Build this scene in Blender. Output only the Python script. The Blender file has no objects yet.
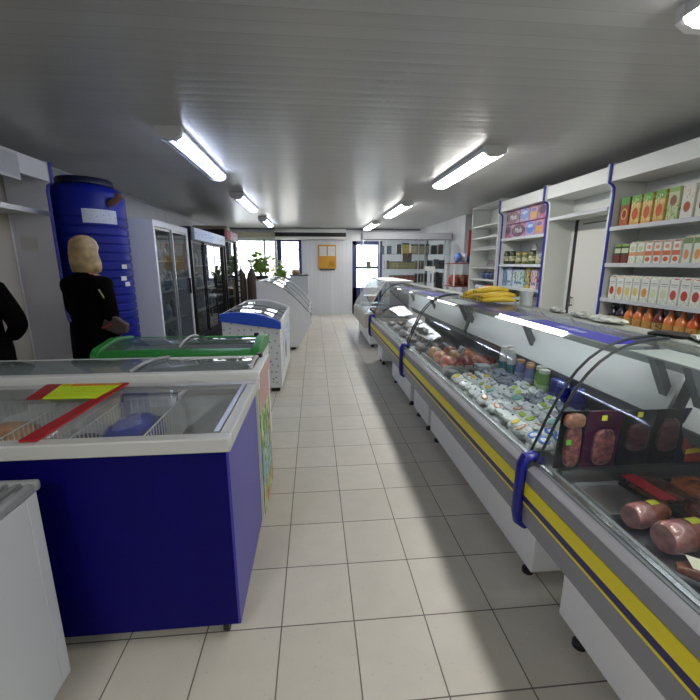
import bpy, bmesh, math, random
from mathutils import Vector, Matrix, Euler
random.seed(7)
S = bpy.context.scene
COL = S.collection
PI = math.pi

# ---------------------------------------------------------------- camera, sky, exposure
cam_d = bpy.data.cameras.new('camera'); cam = bpy.data.objects.new('camera', cam_d); COL.objects.link(cam)
cam_d.sensor_width = 36.0; cam_d.lens = 388 / 700 * 36; cam_d.clip_start = 0.02
PITCH = math.radians(12.5); YAW = math.atan(36 / 388 * math.cos(PITCH))
cam.location = (0, 0, 1.54); cam.rotation_euler = (PI / 2 - PITCH, 0, -YAW)
S.camera = cam
W = bpy.data.worlds.new('World'); S.world = W; W.use_nodes = True
bg = W.node_tree.nodes['Background']; bg.inputs[0].default_value = (0.90, 0.95, 1.0, 1); bg.inputs[1].default_value = 2.6
S.view_settings.view_transform = 'Standard'; S.view_settings.look = 'None'
S.view_settings.gamma = 1; S.view_settings.use_curve_mapping = False
S.view_settings.exposure = 1.72
TUBE_BRIGHT = 11.0
TUBE_DIM = 15.0
LED = 5.0

# ---------------------------------------------------------------- materials
def rgb(h):
    h = h.lstrip('#'); v = [int(h[i:i + 2], 16) / 255 for i in (0, 2, 4)]
    return tuple((c / 12.92 if c <= .04045 else ((c + .055) / 1.055) ** 2.4) for c in v) + (1,)
MATS = {}
def mat(name, col, rough=.5, metal=0, spec=.5, emit=0, coat=0, noise=0, nscale=20, bump=0):
    if name in MATS: return MATS[name]
    m = bpy.data.materials.new(name); m.use_nodes = True; nt = m.node_tree
    b = nt.nodes['Principled BSDF']; c = rgb(col) if isinstance(col, str) else col
    b.inputs['Base Color'].default_value = c; b.inputs['Roughness'].default_value = rough
    b.inputs['Metallic'].default_value = metal; b.inputs['Specular IOR Level'].default_value = spec
    b.inputs['Coat Weight'].default_value = coat
    if emit:
        b.inputs['Emission Color'].default_value = c; b.inputs['Emission Strength'].default_value = emit
    if noise or bump:
        tc = nt.nodes.new('ShaderNodeTexCoord'); n = nt.nodes.new('ShaderNodeTexNoise'); n.inputs['Scale'].default_value = nscale
        n.inputs['Detail'].default_value = 5; nt.links.new(tc.outputs['Object'], n.inputs['Vector'])
        if noise:
            mx = nt.nodes.new('ShaderNodeMix'); mx.data_type = 'RGBA'
            mx.inputs['A'].default_value = tuple(max(0, x * (1 - noise)) for x in c[:3]) + (1,)
            mx.inputs['B'].default_value = tuple(min(1, x * (1 + noise)) for x in c[:3]) + (1,)
            mr = nt.nodes.new('ShaderNodeMapRange'); mr.inputs[1].default_value = .34; mr.inputs[2].default_value = .66; nt.links.new(n.outputs['Fac'], mr.inputs[0])
            nt.links.new(mr.outputs[0], mx.inputs['Factor']); nt.links.new(mx.outputs['Result'], b.inputs['Base Color'])
        if bump:
            bp = nt.nodes.new('ShaderNodeBump'); bp.inputs['Strength'].default_value = bump; bp.inputs['Distance'].default_value = .01
            nt.links.new(n.outputs['Fac'], bp.inputs['Height']); nt.links.new(bp.outputs['Normal'], b.inputs['Normal'])
    MATS[name] = m; return m

def glass(name, tint='#ffffff', refl=1.0, film=0.0, filmcol='#dfe8ea'):
    """clear sheet glass: see-through, mirrors by Fresnel; film = diffuse share: frost, and reflected haze painted in"""
    if name in MATS: return MATS[name]
    m = bpy.data.materials.new(name); m.use_nodes = True; nt = m.node_tree; N = nt.nodes; N.clear()
    out = N.new('ShaderNodeOutputMaterial'); t = N.new('ShaderNodeBsdfTransparent'); t.inputs[0].default_value = rgb(tint)
    g = N.new('ShaderNodeBsdfGlossy'); g.inputs['Roughness'].default_value = .02
    fr = N.new('ShaderNodeFresnel'); fr.inputs['IOR'].default_value = 1.42
    mu = N.new('ShaderNodeMath'); mu.operation = 'MULTIPLY'; mu.inputs[1].default_value = refl
    ge = N.new('ShaderNodeNewGeometry'); sb = N.new('ShaderNodeMath'); sb.operation = 'SUBTRACT'; sb.inputs[0].default_value = 1; nt.links.new(ge.outputs['Backfacing'], sb.inputs[1])
    m3 = N.new('ShaderNodeMath'); m3.operation = 'MULTIPLY'; nt.links.new(fr.outputs[0], m3.inputs[0]); nt.links.new(sb.outputs[0], m3.inputs[1])
    nt.links.new(m3.outputs[0], mu.inputs[0])
    mx = N.new('ShaderNodeMixShader'); nt.links.new(mu.outputs[0], mx.inputs[0])
    base = t.outputs[0]
    if film:
        d = N.new('ShaderNodeBsdfDiffuse'); d.inputs[0].default_value = rgb(filmcol)
        m2 = N.new('ShaderNodeMixShader'); m2.inputs[0].default_value = film
        nt.links.new(t.outputs[0], m2.inputs[1]); nt.links.new(d.outputs[0], m2.inputs[2]); base = m2.outputs[0]
    nt.links.new(base, mx.inputs[1]); nt.links.new(g.outputs[0], mx.inputs[2]); nt.links.new(mx.outputs[0], out.inputs[0])
    MATS[name] = m; return m

class NG:
    def __init__(s, nt): s.nt = nt
    def m(s, op, a, b=None, c=None):
        n = s.nt.nodes.new('ShaderNodeMath'); n.operation = op
        for i, v in enumerate((a, b, c)):
            if v is None: continue
            if isinstance(v, (int, float)): n.inputs[i].default_value = v
            else: s.nt.links.new(v, n.inputs[i])
        return n.outputs[0]
    def mix(s, f, a, b):
        n = s.nt.nodes.new('ShaderNodeMix'); n.data_type = 'RGBA'
        for k, v in (('Factor', f), ('A', a), ('B', b)):
            if isinstance(v, (int, float)): n.inputs[k].default_value = v
            elif isinstance(v, tuple): n.inputs[k].default_value = v
            else: s.nt.links.new(v, n.inputs[k])
        return n.outputs['Result']

def printed(name, base, shapes, axes=(1, 2), rough=.45, speck=0, coat=0):
    """printed packaging: shapes = ('r',u0,u1,v0,v1,col) bars | ('e',cu,cv,ru,rv,col) ovals | ('n',v0,v1,thr,scale,col) mottled picture"""
    if name in MATS: return MATS[name]
    m = bpy.data.materials.new(name); m.use_nodes = True; nt = m.node_tree; g = NG(nt)
    b = nt.nodes['Principled BSDF']; b.inputs['Roughness'].default_value = rough; b.inputs['Coat Weight'].default_value = coat; b.inputs['Specular IOR Level'].default_value = .22
    tc = nt.nodes.new('ShaderNodeTexCoord'); sx = nt.nodes.new('ShaderNodeSeparateXYZ'); nt.links.new(tc.outputs['Generated'], sx.inputs[0])
    u, v = sx.outputs[axes[0]], sx.outputs[axes[1]]
    c = rgb(base)
    def noise(sc):
        n = nt.nodes.new('ShaderNodeTexNoise'); n.inputs['Scale'].default_value = sc; n.inputs['Detail'].default_value = 4
        nt.links.new(tc.outputs['Generated'], n.inputs['Vector']); return n.outputs['Fac']
    for s in shapes:
        if s[0] == 'r':
            f = g.m('MULTIPLY', g.m('MULTIPLY', g.m('GREATER_THAN', u, s[1]), g.m('LESS_THAN', u, s[2])),
                    g.m('MULTIPLY', g.m('GREATER_THAN', v, s[3]), g.m('LESS_THAN', v, s[4])))
        elif s[0] == 'e':
            a = g.m('DIVIDE', g.m('SUBTRACT', u, s[1]), s[3]); d = g.m('DIVIDE', g.m('SUBTRACT', v, s[2]), s[4])
            f = g.m('LESS_THAN', g.m('ADD', g.m('MULTIPLY', a, a), g.m('MULTIPLY', d, d)), 1.0)
        else:
            f = g.m('MULTIPLY', g.m('MULTIPLY', g.m('GREATER_THAN', v, s[1]), g.m('LESS_THAN', v, s[2])), g.m('GREATER_THAN', noise(s[4]), s[3]))
        c = g.mix(f, c, rgb(s[5]))
    if isinstance(c, tuple): b.inputs['Base Color'].default_value = c
    else: nt.links.new(c, b.inputs['Base Color'])
    MATS[name] = m; return m

def tex_nodes(m):
    nt = m.node_tree; tc = nt.nodes.new('ShaderNodeTexCoord'); sx = nt.nodes.new('ShaderNodeSeparateXYZ')
    nt.links.new(tc.outputs['Object'], sx.inputs[0]); return nt, NG(nt), tc, sx

def floor_mat():
    m = bpy.data.materials.new('floor_tiles'); m.use_nodes = True; nt, g, tc, sx = tex_nodes(m); b = nt.nodes['Principled BSDF']
    px, py = .3165, .338
    ux = g.m('DIVIDE', g.m('SUBTRACT', sx.outputs[0], .1455), px); uy = g.m('DIVIDE', g.m('SUBTRACT', sx.outputs[1], 1.07), py)
    fx = g.m('FRACT', ux); fy = g.m('FRACT', uy)
    dx = g.m('MULTIPLY', g.m('MINIMUM', fx, g.m('SUBTRACT', 1, fx)), px); dy = g.m('MULTIPLY', g.m('MINIMUM', fy, g.m('SUBTRACT', 1, fy)), py)
    d = g.m('MINIMUM', dx, dy); joint = g.m('LESS_THAN', d, .0028)
    cell = nt.nodes.new('ShaderNodeCombineXYZ'); nt.links.new(g.m('FLOOR', ux), cell.inputs[0]); nt.links.new(g.m('FLOOR', uy), cell.inputs[1])
    wn = nt.nodes.new('ShaderNodeTexWhiteNoise'); nt.links.new(cell.outputs[0], wn.inputs['Vector'])
    n = nt.nodes.new('ShaderNodeTexNoise'); n.inputs['Scale'].default_value = 9; n.inputs['Detail'].default_value = 8; nt.links.new(tc.outputs['Object'], n.inputs['Vector'])
    n2 = nt.nodes.new('ShaderNodeTexNoise'); n2.inputs['Scale'].default_value = 60; n2.inputs['Detail'].default_value = 4; nt.links.new(tc.outputs['Object'], n2.inputs['Vector'])
    c = g.mix(wn.outputs[0], rgb('#c2bdb3'), rgb('#cbc7bd'))
    c = g.mix(g.m('MULTIPLY', n.outputs['Fac'], .45), c, rgb('#a9a498'))
    c = g.mix(g.m('MULTIPLY', g.m('GREATER_THAN', n2.outputs['Fac'], .68), .35), c, rgb('#8d867a'))
    c = g.mix(joint, c, rgb('#5f5a53'))
    nt.links.new(c, b.inputs['Base Color'])
    nt.links.new(g.m('ADD', g.m('MULTIPLY', n.outputs['Fac'], .25), .28), b.inputs['Roughness'])
    bp = nt.nodes.new('ShaderNodeBump'); bp.inputs['Strength'].default_value = .4; bp.inputs['Distance'].default_value = .004
    nt.links.new(g.m('SUBTRACT', 1, joint), bp.inputs['Height']); nt.links.new(bp.outputs[0], b.inputs['Normal'])
    return m

def plank_mat(name, col, axis, period, groove, rough, gcol, bump=.5, wob=0):
    """PVC lining boards: thin grooves across `axis`, slightly bowed boards"""
    m = bpy.data.materials.new(name); m.use_nodes = True; nt, g, tc, sx = tex_nodes(m); b = nt.nodes['Principled BSDF']
    u = g.m('DIVIDE', sx.outputs[axis], period); f = g.m('FRACT', u); d = g.m('MULTIPLY', g.m('MINIMUM', f, g.m('SUBTRACT', 1, f)), period)
    j = g.m('LESS_THAN', d, groove)
    cell = nt.nodes.new('ShaderNodeTexWhiteNoise'); cell.noise_dimensions = '1D'; nt.links.new(g.m('FLOOR', u), cell.inputs['W'])
    c = g.mix(cell.outputs[0], rgb(col), tuple(x * .93 for x in rgb(col)[:3]) + (1,))
    c = g.mix(j, c, rgb(gcol)); nt.links.new(c, b.inputs['Base Color']); b.inputs['Roughness'].default_value = rough
    bow = g.m('SINE', g.m('MULTIPLY', f, PI))
    h = g.m('ADD', g.m('MULTIPLY', bow, .35), g.m('MULTIPLY', g.m('SUBTRACT', 1, j), .5))
    if wob:
        n = nt.nodes.new('ShaderNodeTexNoise'); n.inputs['Scale'].default_value = 1.0; mp = nt.nodes.new('ShaderNodeMapping')
        mp.inputs['Scale'].default_value = (.5, 9, 1); nt.links.new(tc.outputs['Object'], mp.inputs[0]); nt.links.new(mp.outputs[0], n.inputs['Vector'])
        h = g.m('ADD', h, g.m('MULTIPLY', n.outputs['Fac'], wob))
    bp = nt.nodes.new('ShaderNodeBump'); bp.inputs['Strength'].default_value = bump; bp.inputs['Distance'].default_value = .004
    nt.links.new(h, bp.inputs['Height']); nt.links.new(bp.outputs[0], b.inputs['Normal'])
    return m

WHITE = mat('white_paint', '#e3e4e6', .45); SHELFW = mat('shelf_white', '#d3d6d2', .5); PVCW = mat('white_plastic', '#dadcdb', .35)
GREYW = mat('fridge_grey_white', '#b9bdbd', .4)
RIMG = mat('rim_grey_plastic', '#b9bab8', .35); ALU = mat('aluminium', '#b5b8ba', .35, .85); STEEL = mat('brushed_steel', '#8f9394', .32, .9)
GREYP = mat('bumper_grey', '#85858c', .4); DGREY = mat('dark_grey', '#3b3d40', .5); BLACK = mat('black_plastic', '#0e0e10', .45)
BLUEP = mat('freezer_blue', '#04005a', .55, spec=.15, noise=.08, nscale=6); BLUEE = mat('freezer_blue_end_lit', '#3a329c', .35, noise=.1, nscale=5)  # end blue painted lighter than the front, for the light it reflects
TRIMB = mat('trim_blue', '#2a2f9a', .4); CAPB = mat('cap_blue', '#0b1484', .3); YEL = mat('stripe_yellow', '#e8d81c', .4)
NAVY = mat('stripe_navy', '#221a5e', .4); PURP = mat('strip_purple', '#3328b0', .4); GREEN = mat('freezer_green', '#2a8638', .4)
TANK = mat('tank_blue', '#0a1b88', .4, spec=.3, noise=.06, nscale=5); RIMB = mat('ice_cream_blue', '#1e4fc4', .35)
STONE = mat('counter_stone', '#8e938c', .35, noise=.15, nscale=40)
CLEAR = glass('clear_glass'); CASEG = glass('case_glass', '#fbfdfd', 1.0, .02); LIDG = glass('freezer_lid_glass', '#fbfcfc', 1.3, .055, '#dde2e2')  # freezer lid film paints in the whitish haze of the reflected ceiling
FRIDGEG = glass('fridge_door_glass', '#dce2e4', 1.5, .02); DARKG = glass('tinted_glass', '#eef2f4', 1.0, .02)
WIRE = mat('white_wire', '#d8dad8', .4); PAPER = mat('paper', '#dedede', .7)

# ---------------------------------------------------------------- mesh helpers (all coordinates are metres in the room)
class MB:
    def __init__(s): s.b = bmesh.new()
    def _f(s, vs, m, smooth=False):
        try: f = s.b.faces.new(vs)
        except ValueError: return
        f.material_index = m; f.smooth = smooth
    def box(s, x0, x1, y0, y1, z0, z1, m=0):
        v = [s.b.verts.new((x, y, z)) for z in (z0, z1) for y in (y0, y1) for x in (x0, x1)]
        for q in ((0, 2, 3, 1), (4, 5, 7, 6), (0, 1, 5, 4), (2, 6, 7, 3), (0, 4, 6, 2), (1, 3, 7, 5)): s._f([v[i] for i in q], m)
        return s
    def prism(s, poly, axis, a, b, m=0, smooth=False):
        """extrude a 2-D outline along axis: 'y' takes (x,z), 'x' takes (y,z), 'z' takes (x,y)"""
        P = {'y': lambda p, t: (p[0], t, p[1]), 'x': lambda p, t: (t, p[0], p[1]), 'z': lambda p, t: (p[0], p[1], t)}[axis]
        A = [s.b.verts.new(P(p, a)) for p in poly]; B = [s.b.verts.new(P(p, b)) for p in poly]; n = len(poly)
        s._f(A[::-1], m); s._f(B, m)
        for i in range(n): s._f([A[i], A[(i + 1) % n], B[(i + 1) % n], B[i]], m, smooth)
        return s
    def sheet(s, prof, axis, a, b, t, m=0):
        """a bent sheet: open profile given thickness t"""
        n = len(prof); off = []
        for i in range(n):
            p0, p1 = prof[max(0, i - 1)], prof[min(n - 1, i + 1)]; dx, dz = p1[0] - p0[0], p1[1] - p0[1]; l = math.hypot(dx, dz) or 1
            off.append((prof[i][0] + dz / l * t, prof[i][1] - dx / l * t))
        P = {'y': lambda p, t: (p[0], t, p[1]), 'x': lambda p, t: (t, p[0], p[1]), 'z': lambda p, t: (p[0], p[1], t)}[axis]
        g = [[s.b.verts.new(P(p, q)) for p in pr] for pr in (prof, off) for q in (a, b)]
        for i in range(n - 1):
            s._f([g[0][i], g[0][i + 1], g[1][i + 1], g[1][i]], m, True); s._f([g[2][i + 1], g[2][i], g[3][i], g[3][i + 1]], m, True)
            s._f([g[0][i + 1], g[0][i], g[2][i], g[2][i + 1]], m); s._f([g[1][i], g[1][i + 1], g[3][i + 1], g[3][i]], m)
        s._f([g[0][0], g[1][0], g[3][0], g[2][0]], m); s._f([g[1][-1], g[0][-1], g[2][-1], g[3][-1]], m)
        return s
    def tube(s, pts, r, seg=8, m=0, sy=1.0, closed=False):
        pts = [Vector(p) for p in pts]; n = len(pts); rs = r if isinstance(r, (list, tuple)) else [r] * n; rings = []; prev = None
        for i, p in enumerate(pts):
            if closed: d = pts[(i + 1) % n] - pts[i - 1]
            else: d = pts[min(i + 1, n - 1)] - pts[max(i - 1, 0)]
            d.normalize(); up = prev if prev is not None else (Vector((0, 0, 1)) if abs(d.z) < .9 else Vector((1, 0, 0)))
            a = d.cross(up); 
            if a.length < 1e-5: a = d.cross(Vector((0, 1, 0)))
            a.normalize(); b = a.cross(d).normalized(); prev = b
            rings.append([s.b.verts.new(p + (a * math.cos(2 * PI * k / seg) * sy + b * math.sin(2 * PI * k / seg)) * rs[i]) for k in range(seg)])
        for i in range(n if closed else n - 1):
            A, B = rings[i], rings[(i + 1) % n]
            for k in range(seg): s._f([A[k], A[(k + 1) % seg], B[(k + 1) % seg], B[k]], m, True)
        if not closed: s._f(rings[0][::-1], m); s._f(rings[-1], m)
        return s
    def lathe(s, prof, c=(0, 0, 0), seg=16, m=0, sx=1, sy=1):
        rings = [[s.b.verts.new((c[0] + r * sx * math.cos(2 * PI * k / seg), c[1] + r * sy * math.sin(2 * PI * k / seg), c[2] + z)) for k in range(seg)] for r, z in prof]
        for A, B in zip(rings, rings[1:]):
            for k in range(seg): s._f([A[k], A[(k + 1) % seg], B[(k + 1) % seg], B[k]], m, True)
        s._f(rings[0][::-1], m); s._f(rings[-1], m); return s
    def loft(s, rings, m=0, smooth=True):
        R = [[s.b.verts.new(p) for p in r] for r in rings]; n = len(R[0])
        for A, B in zip(R, R[1:]):
            for k in range(n): s._f([A[k], A[(k + 1) % n], B[(k + 1) % n], B[k]], m, smooth)
        s._f(R[0][::-1], m); s._f(R[-1], m); return s
    def blob(s, c, r, m=0, nu=12, nv=8, e=1.0, jit=0):
        rings = []
        for i in range(nv + 1):
            t = -PI / 2 + PI * (i + .0) / nv; 
            if i in (0, nv): t *= .97
            ct, st = abs(math.cos(t)) ** e, math.copysign(abs(math.sin(t)) ** e, math.sin(t)); ring = []
            for k in range(nu):
                a = 2 * PI * k / nu; ca, sa = math.copysign(abs(math.cos(a)) ** e, math.cos(a)), math.copysign(abs(math.sin(a)) ** e, math.sin(a))
                j = 1 + random.uniform(-jit, jit)
                ring.append((c[0] + r[0] * ct * ca * j, c[1] + r[1] * ct * sa * j, c[2] + r[2] * st * j))
            rings.append(ring)
        return s.loft(rings, m)
    def build(s, name, mats, parent=None, bevel=0, seg=2, smooth=False, origin=None):
        me = bpy.data.meshes.new(name); bmesh.ops.recalc_face_normals(s.b, faces=s.b.faces)
        if smooth:
            for f in s.b.faces: f.smooth = True
        if parent is not None: off = WL[parent.name]
        elif origin is not None: off = Vector(origin)
        else:
            xs = [v.co for v in s.b.verts]; off = Vector(((min(v.x for v in xs) + max(v.x for v in xs)) / 2, (min(v.y for v in xs) + max(v.y for v in xs)) / 2, min(v.z for v in xs)))
        bmesh.ops.translate(s.b, verts=s.b.verts, vec=-off); s.b.to_mesh(me); s.b.free()
        for m in (mats if isinstance(mats, (list, tuple)) else [mats]): me.materials.append(m)
        me.set_sharp_from_angle(angle=math.radians(40))
        o = bpy.data.objects.new(name, me); COL.objects.link(o)
        if parent is not None: o.parent = parent; WL[o.name] = WL[parent.name].copy()
        else: o.location = off; WL[o.name] = off.copy()
        if bevel:
            b = o.modifiers.new('bevel', 'BEVEL'); b.width = bevel; b.segments = seg; b.limit_method = 'ANGLE'; b.harden_normals = False
            for p in me.polygons: p.use_smooth = True
            me.set_sharp_from_angle(angle=math.radians(60))
        return o
WL = {}
def box(*a): return MB().box(*a)
def tag(o, label, cat, group=None):
    o['label'] = label; o['category'] = cat
    if group: o['group'] = group
    return o
def T(name, label, cat, loc, group=None):
    o = bpy.data.objects.new(name, None); COL.objects.link(o); o.location = loc; o.empty_display_size = .05
    WL[o.name] = Vector(loc); return tag(o, label, cat, group)
def struct(o): o['kind'] = 'structure'; return o
def dup(o, loc=None, rot=None, label=None, group=None, parent=None):
    c = o.copy(); COL.objects.link(c)
    if parent is not None: c.parent = parent
    if loc is not None: c.location = loc
    if rot is not None: c.rotation_euler = rot
    if label: c['label'] = label
    if group: c['group'] = group
    for ch in list(o.children): dup(ch, parent=c)
    return c
def lettering(txt, size, loc, rot, m, parent, name='lettering', shear=0, depth=.0006):
    cu = bpy.data.curves.new(name, 'FONT'); cu.body = txt; cu.size = size; cu.align_x = 'CENTER'; cu.align_y = 'CENTER'; cu.extrude = depth; cu.shear = shear
    t = bpy.data.objects.new('tmp', cu); COL.objects.link(t); bpy.context.view_layer.update()
    me = bpy.data.meshes.new_from_object(t.evaluated_get(bpy.context.evaluated_depsgraph_get())); bpy.data.objects.remove(t)
    me.materials.clear(); me.materials.append(m); me.transform(Matrix.Translation(Vector(loc) - WL[parent.name]) @ Euler(rot).to_matrix().to_4x4())
    o = bpy.data.objects.new(name, me); COL.objects.link(o); o.parent = parent; return o

# ---------------------------------------------------------------- room
XL, XR, YB, YF, ZC = -2.85, 3.47, 12.2, -3.4, 2.58
FLOOR = struct(box(XL - .1, XR + .1, YF - .1, YB + .3, -.12, 0).build('floor', floor_mat(), origin=(0, 0, 0)))
CEILM = plank_mat('ceiling_boards', '#b4b5b3', 1, .10, .0016, .30, '#979896', .40, 1.6)
struct(box(XL - .1, XR + .1, YF - .1, YB + .1, ZC, ZC + .1).build('ceiling', CEILM, origin=(0, 0, 0)))
WALLX = plank_mat('wall_boards_side', '#c9ccd0', 1, .125, .0016, .35, '#a5a8ad', .35)
WALLY = plank_mat('wall_boards_back', '#d2d4da', 0, .125, .0018, .35, '#a9acb3', .35)
struct(box(XL - .1, XL, YF, YB, 0, ZC).build('wall_left', WALLX, origin=(0, 0, 0)))
struct(MB().box(XR, XR + .1, YF, 8.5, 0, ZC).box(3.27, XR + .1, 8.5, YB, 0, ZC).build('wall_right', WALLX, origin=(0, 0, 0)))
struct(box(XL, XR, YF - .1, YF, 0, ZC).build('wall_front', WALLY, origin=(0, 0, 0)))
WX0, WX1, WZ0, WZ1 = -2.35, -.37, 1.05, 2.27
DX0, DX1, DZ1 = 1.18, 2.1, 2.22
b = MB()
b.box(XL, WX0, YB, YB + .12, 0, ZC).box(WX0, WX1, YB, YB + .12, 0, WZ0).box(WX0, WX1, YB, YB + .12, WZ1, ZC).box(WX1, DX0, YB, YB + .12, 0, ZC)
b.box(DX0, DX1, YB, YB + .12, DZ1, ZC).box(DX1, XR, YB, YB + .12, 0, ZC)
struct(b.build('wall_back', WALLY, origin=(0, 0, 0)))
WFR = mat('window_frame_blue', '#2f356e', .45); WFW = mat('window_frame_white', '#cfd3d8', .45)
b = MB(); xs = [WX0, -1.14]
b.box(WX0, WX0 + .06, YB + .02, YB + .09, WZ0, WZ1).box(-1.17, -1.11, YB + .02, YB + .09, WZ0, WZ1, 0).box(WX0, -1.11, YB + .02, YB + .09, WZ0, WZ0 + .06).box(WX0, -1.11, YB + .02, YB + .09, WZ1 - .06, WZ1)
b.box(-1.50, -1.44, YB + .02, YB + .09, WZ0, WZ1)
wf = struct(b.build('window_1', WFW)); 
box(WX0 + .05, -1.12, YB + .05, YB + .06, WZ0 + .05, WZ1 - .05).build('pane', CLEAR, wf)
MB().box(WX0, WX1, YB - .05, YB + .02, WZ0 - .03, WZ0).build('sill', WFW, wf)
b = MB(); b.box(-1.10, -.97, YB - .01, YB + .09, WZ0, WZ1).box(-.46, WX1, YB - .01, YB + .09, WZ0, WZ1).box(-1.10, WX1, YB - .01, YB + .09, WZ0, WZ0 + .08).box(-1.10, WX1, YB - .01, YB + .09, WZ1 - .07, WZ1)
wf2 = struct(b.build('window_2', WFR)); box(-.98, -.45, YB + .05, YB + .06, WZ0 + .07, WZ1 - .06).build('pane', CLEAR, wf2)
box(-1.02, -.99, YB - .05, YB - .01, 1.5, 1.64).build('handle', WFW, wf2)
b = MB(); b.box(DX0, DX0 + .13, YB - .015, YB + .09, 0, DZ1).box(DX1 - .13, DX1, YB - .015, YB + .09, 0, DZ1).box(DX0, DX1, YB - .015, YB + .09, DZ1 - .11, DZ1).box(DX0, DX1, YB - .015, YB + .09, 0, .82).box(DX0 + .13, DX1, YB + .01, YB + .08, 1.4, 1.47)
dr = struct(b.build('door_1', WFR)); box(DX0 + .12, DX1 - .12, YB + .04, YB + .05, .8, DZ1 - .1).build('pane', CLEAR, dr)
MB().tube([(DX0 + .07, YB - .07, 1.02), (DX0 + .07, YB - .07, 1.28)], .014).tube([(DX0 + .07, YB - .01, 1.05), (DX0 + .07, YB - .07, 1.05)], .01).tube([(DX0 + .07, YB - .01, 1.25), (DX0 + .07, YB - .07, 1.25)], .01).build('handle', BLACK, dr)
struct(MB().box(WX0 - .02, -1.1, YB - .07, YB, 2.30, 2.46).build('trim_1', mat('lintel_beige', '#bdb7a6', .5)))
struct(MB().box(XL, XR, YB - .03, YB, ZC - .04, ZC).build('trim_2', mat('cornice_grey', '#6f7176', .5)))
struct(MB().box(XL, XL + .02, YF, YB, ZC - .03, ZC).build('trim_3', mat('cornice_light', '#b9bcc0', .5)))

# ---------------------------------------------------------------- outside the window
struct(box(-14, 12, YB + .3, 40, -.5, -.15).build('ground_outside', mat('yard_concrete', '#b8b4ac', .9)))
v = T('parked_van', 'white van parked in the yard outside the window', 'van', (-3.6, 17.2, -.15))
VW = mat('van_white', '#dfe2e6', .3)
MB().prism([(16.0, .3), (18.9, .3), (18.9, 2.0), (16.9, 2.05), (16.3, 1.35), (16.0, 1.2)], 'x', -4.6, -2.7).build('body', VW, v, .06)
for y in (16.6, 18.3):
    for x in (-4.55, -2.75):
        w = MB(); w.lathe([(.05, -.09), (.3, -.09), (.33, -.05), (.33, .05), (.3, .09), (.05, .09)], seg=20)
        bmesh.ops.rotate(w.b, verts=w.b.verts, cent=(0, 0, 0), matrix=Matrix.Rotation(PI / 2, 3, 'Y')); bmesh.ops.translate(w.b, verts=w.b.verts, vec=(x, y, .18)); w.build('wheel', BLACK, v)
MB().prism([(16.42, 1.4), (16.95, 1.95), (17.7, 1.95), (17.7, 1.4)], 'x', -2.70, -2.68).build('side_window', mat('van_glass', '#4a5560', .1), v)
def tree(x, y, h, lab):
    t = T('bare_tree', lab, 'tree', (x, y, -.15), 'trees in the yard')
    m = MB(); m.tube([(x, y, -.15), (x + .05, y, h * .4), (x, y + .1, h)], [.14, .1, .03], 8)
    for k in range(14):
        a = random.uniform(0, 6.28); z = random.uniform(h * .25, h * .8); l = random.uniform(.7, 1.5)
        p1 = (x + math.cos(a) * l * .5, y + math.sin(a) * l * .5, z + l * .4); p2 = (x + math.cos(a + .3) * l, y + math.sin(a + .3) * l, z + l * .9)
        m.tube([(x, y, z), p1, p2], [.04, .025, .01], 6)
    m.build('trunk', mat('bark', '#a89a8c', .9), t)
    f = MB()
    for k in range(160):
        a = random.uniform(0, 6.28); r = random.uniform(.2, 1.4); z = random.uniform(h * .45, h * 1.1); s = random.uniform(.03, .07)
        c = Vector((x + math.cos(a) * r, y + math.sin(a) * r, z)); q = Euler((random.uniform(0, 6), random.uniform(0, 6), 0)).to_matrix()
        f._f([f.b.verts.new(c + q @ Vector(p) * s) for p in ((-1, 0, 0), (0, -.5, 0), (1, 0, 0), (0, .5, .1))], 0)
    f.build('foliage', mat('pale_leaves', '#a89c7a', .8), t)
tree(-1.1, 19.5, 3.6, 'bare tree in the yard seen through the blue framed window')
tree(-2.2, 22, 3.4, 'bare tree in the yard seen between the white van and the white mullion')

# ---------------------------------------------------------------- ceiling lights
EMB = mat('lamp_bright', (1.0, .98, .93, 1), emit=TUBE_BRIGHT); EMD = mat('lamp_cool', (.76, .82, 1.0, 1), emit=TUBE_DIM)
EML = mat('lamp_faint', (.80, .84, 1.0, 1), emit=.5); CAPW = mat('lamp_cap', '#dcdddd', .4); HOUS = mat('lamp_housing', '#c9cbcc', .4)
def lamp_bright(x, y0, y1, label):
    r = T('ceiling_light', label, 'ceiling light', (x, y0, ZC - .08), 'bright ceiling lights over the counters')
    MB().prism([(x - .10, ZC - .001), (x - .10, ZC - .05), (x + .10, ZC - .05), (x + .10, ZC - .001)], 'y', y0 + .02, y1 - .02).build('housing', HOUS, r)
    prof = [(x - .096, ZC - .051), (x - .085, ZC - .072), (x - .05, ZC - .085), (x + .05, ZC - .085), (x + .085, ZC - .072), (x + .096, ZC - .051)]
    MB().prism(prof, 'y', y0 + .04, y1 - .04, 0, True).build('diffuser', EMB, r)
    big = [(x - .104, ZC - .001), (x - .10, ZC - .058), (x - .05, ZC - .088), (x + .05, ZC - .088), (x + .10, ZC - .058), (x + .104, ZC - .001)]
    MB().prism(big, 'y', y0, y0 + .04).build('end_cap', CAPW, r); MB().prism(big, 'y', y1 - .04, y1).build('end_cap', CAPW, r)
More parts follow.
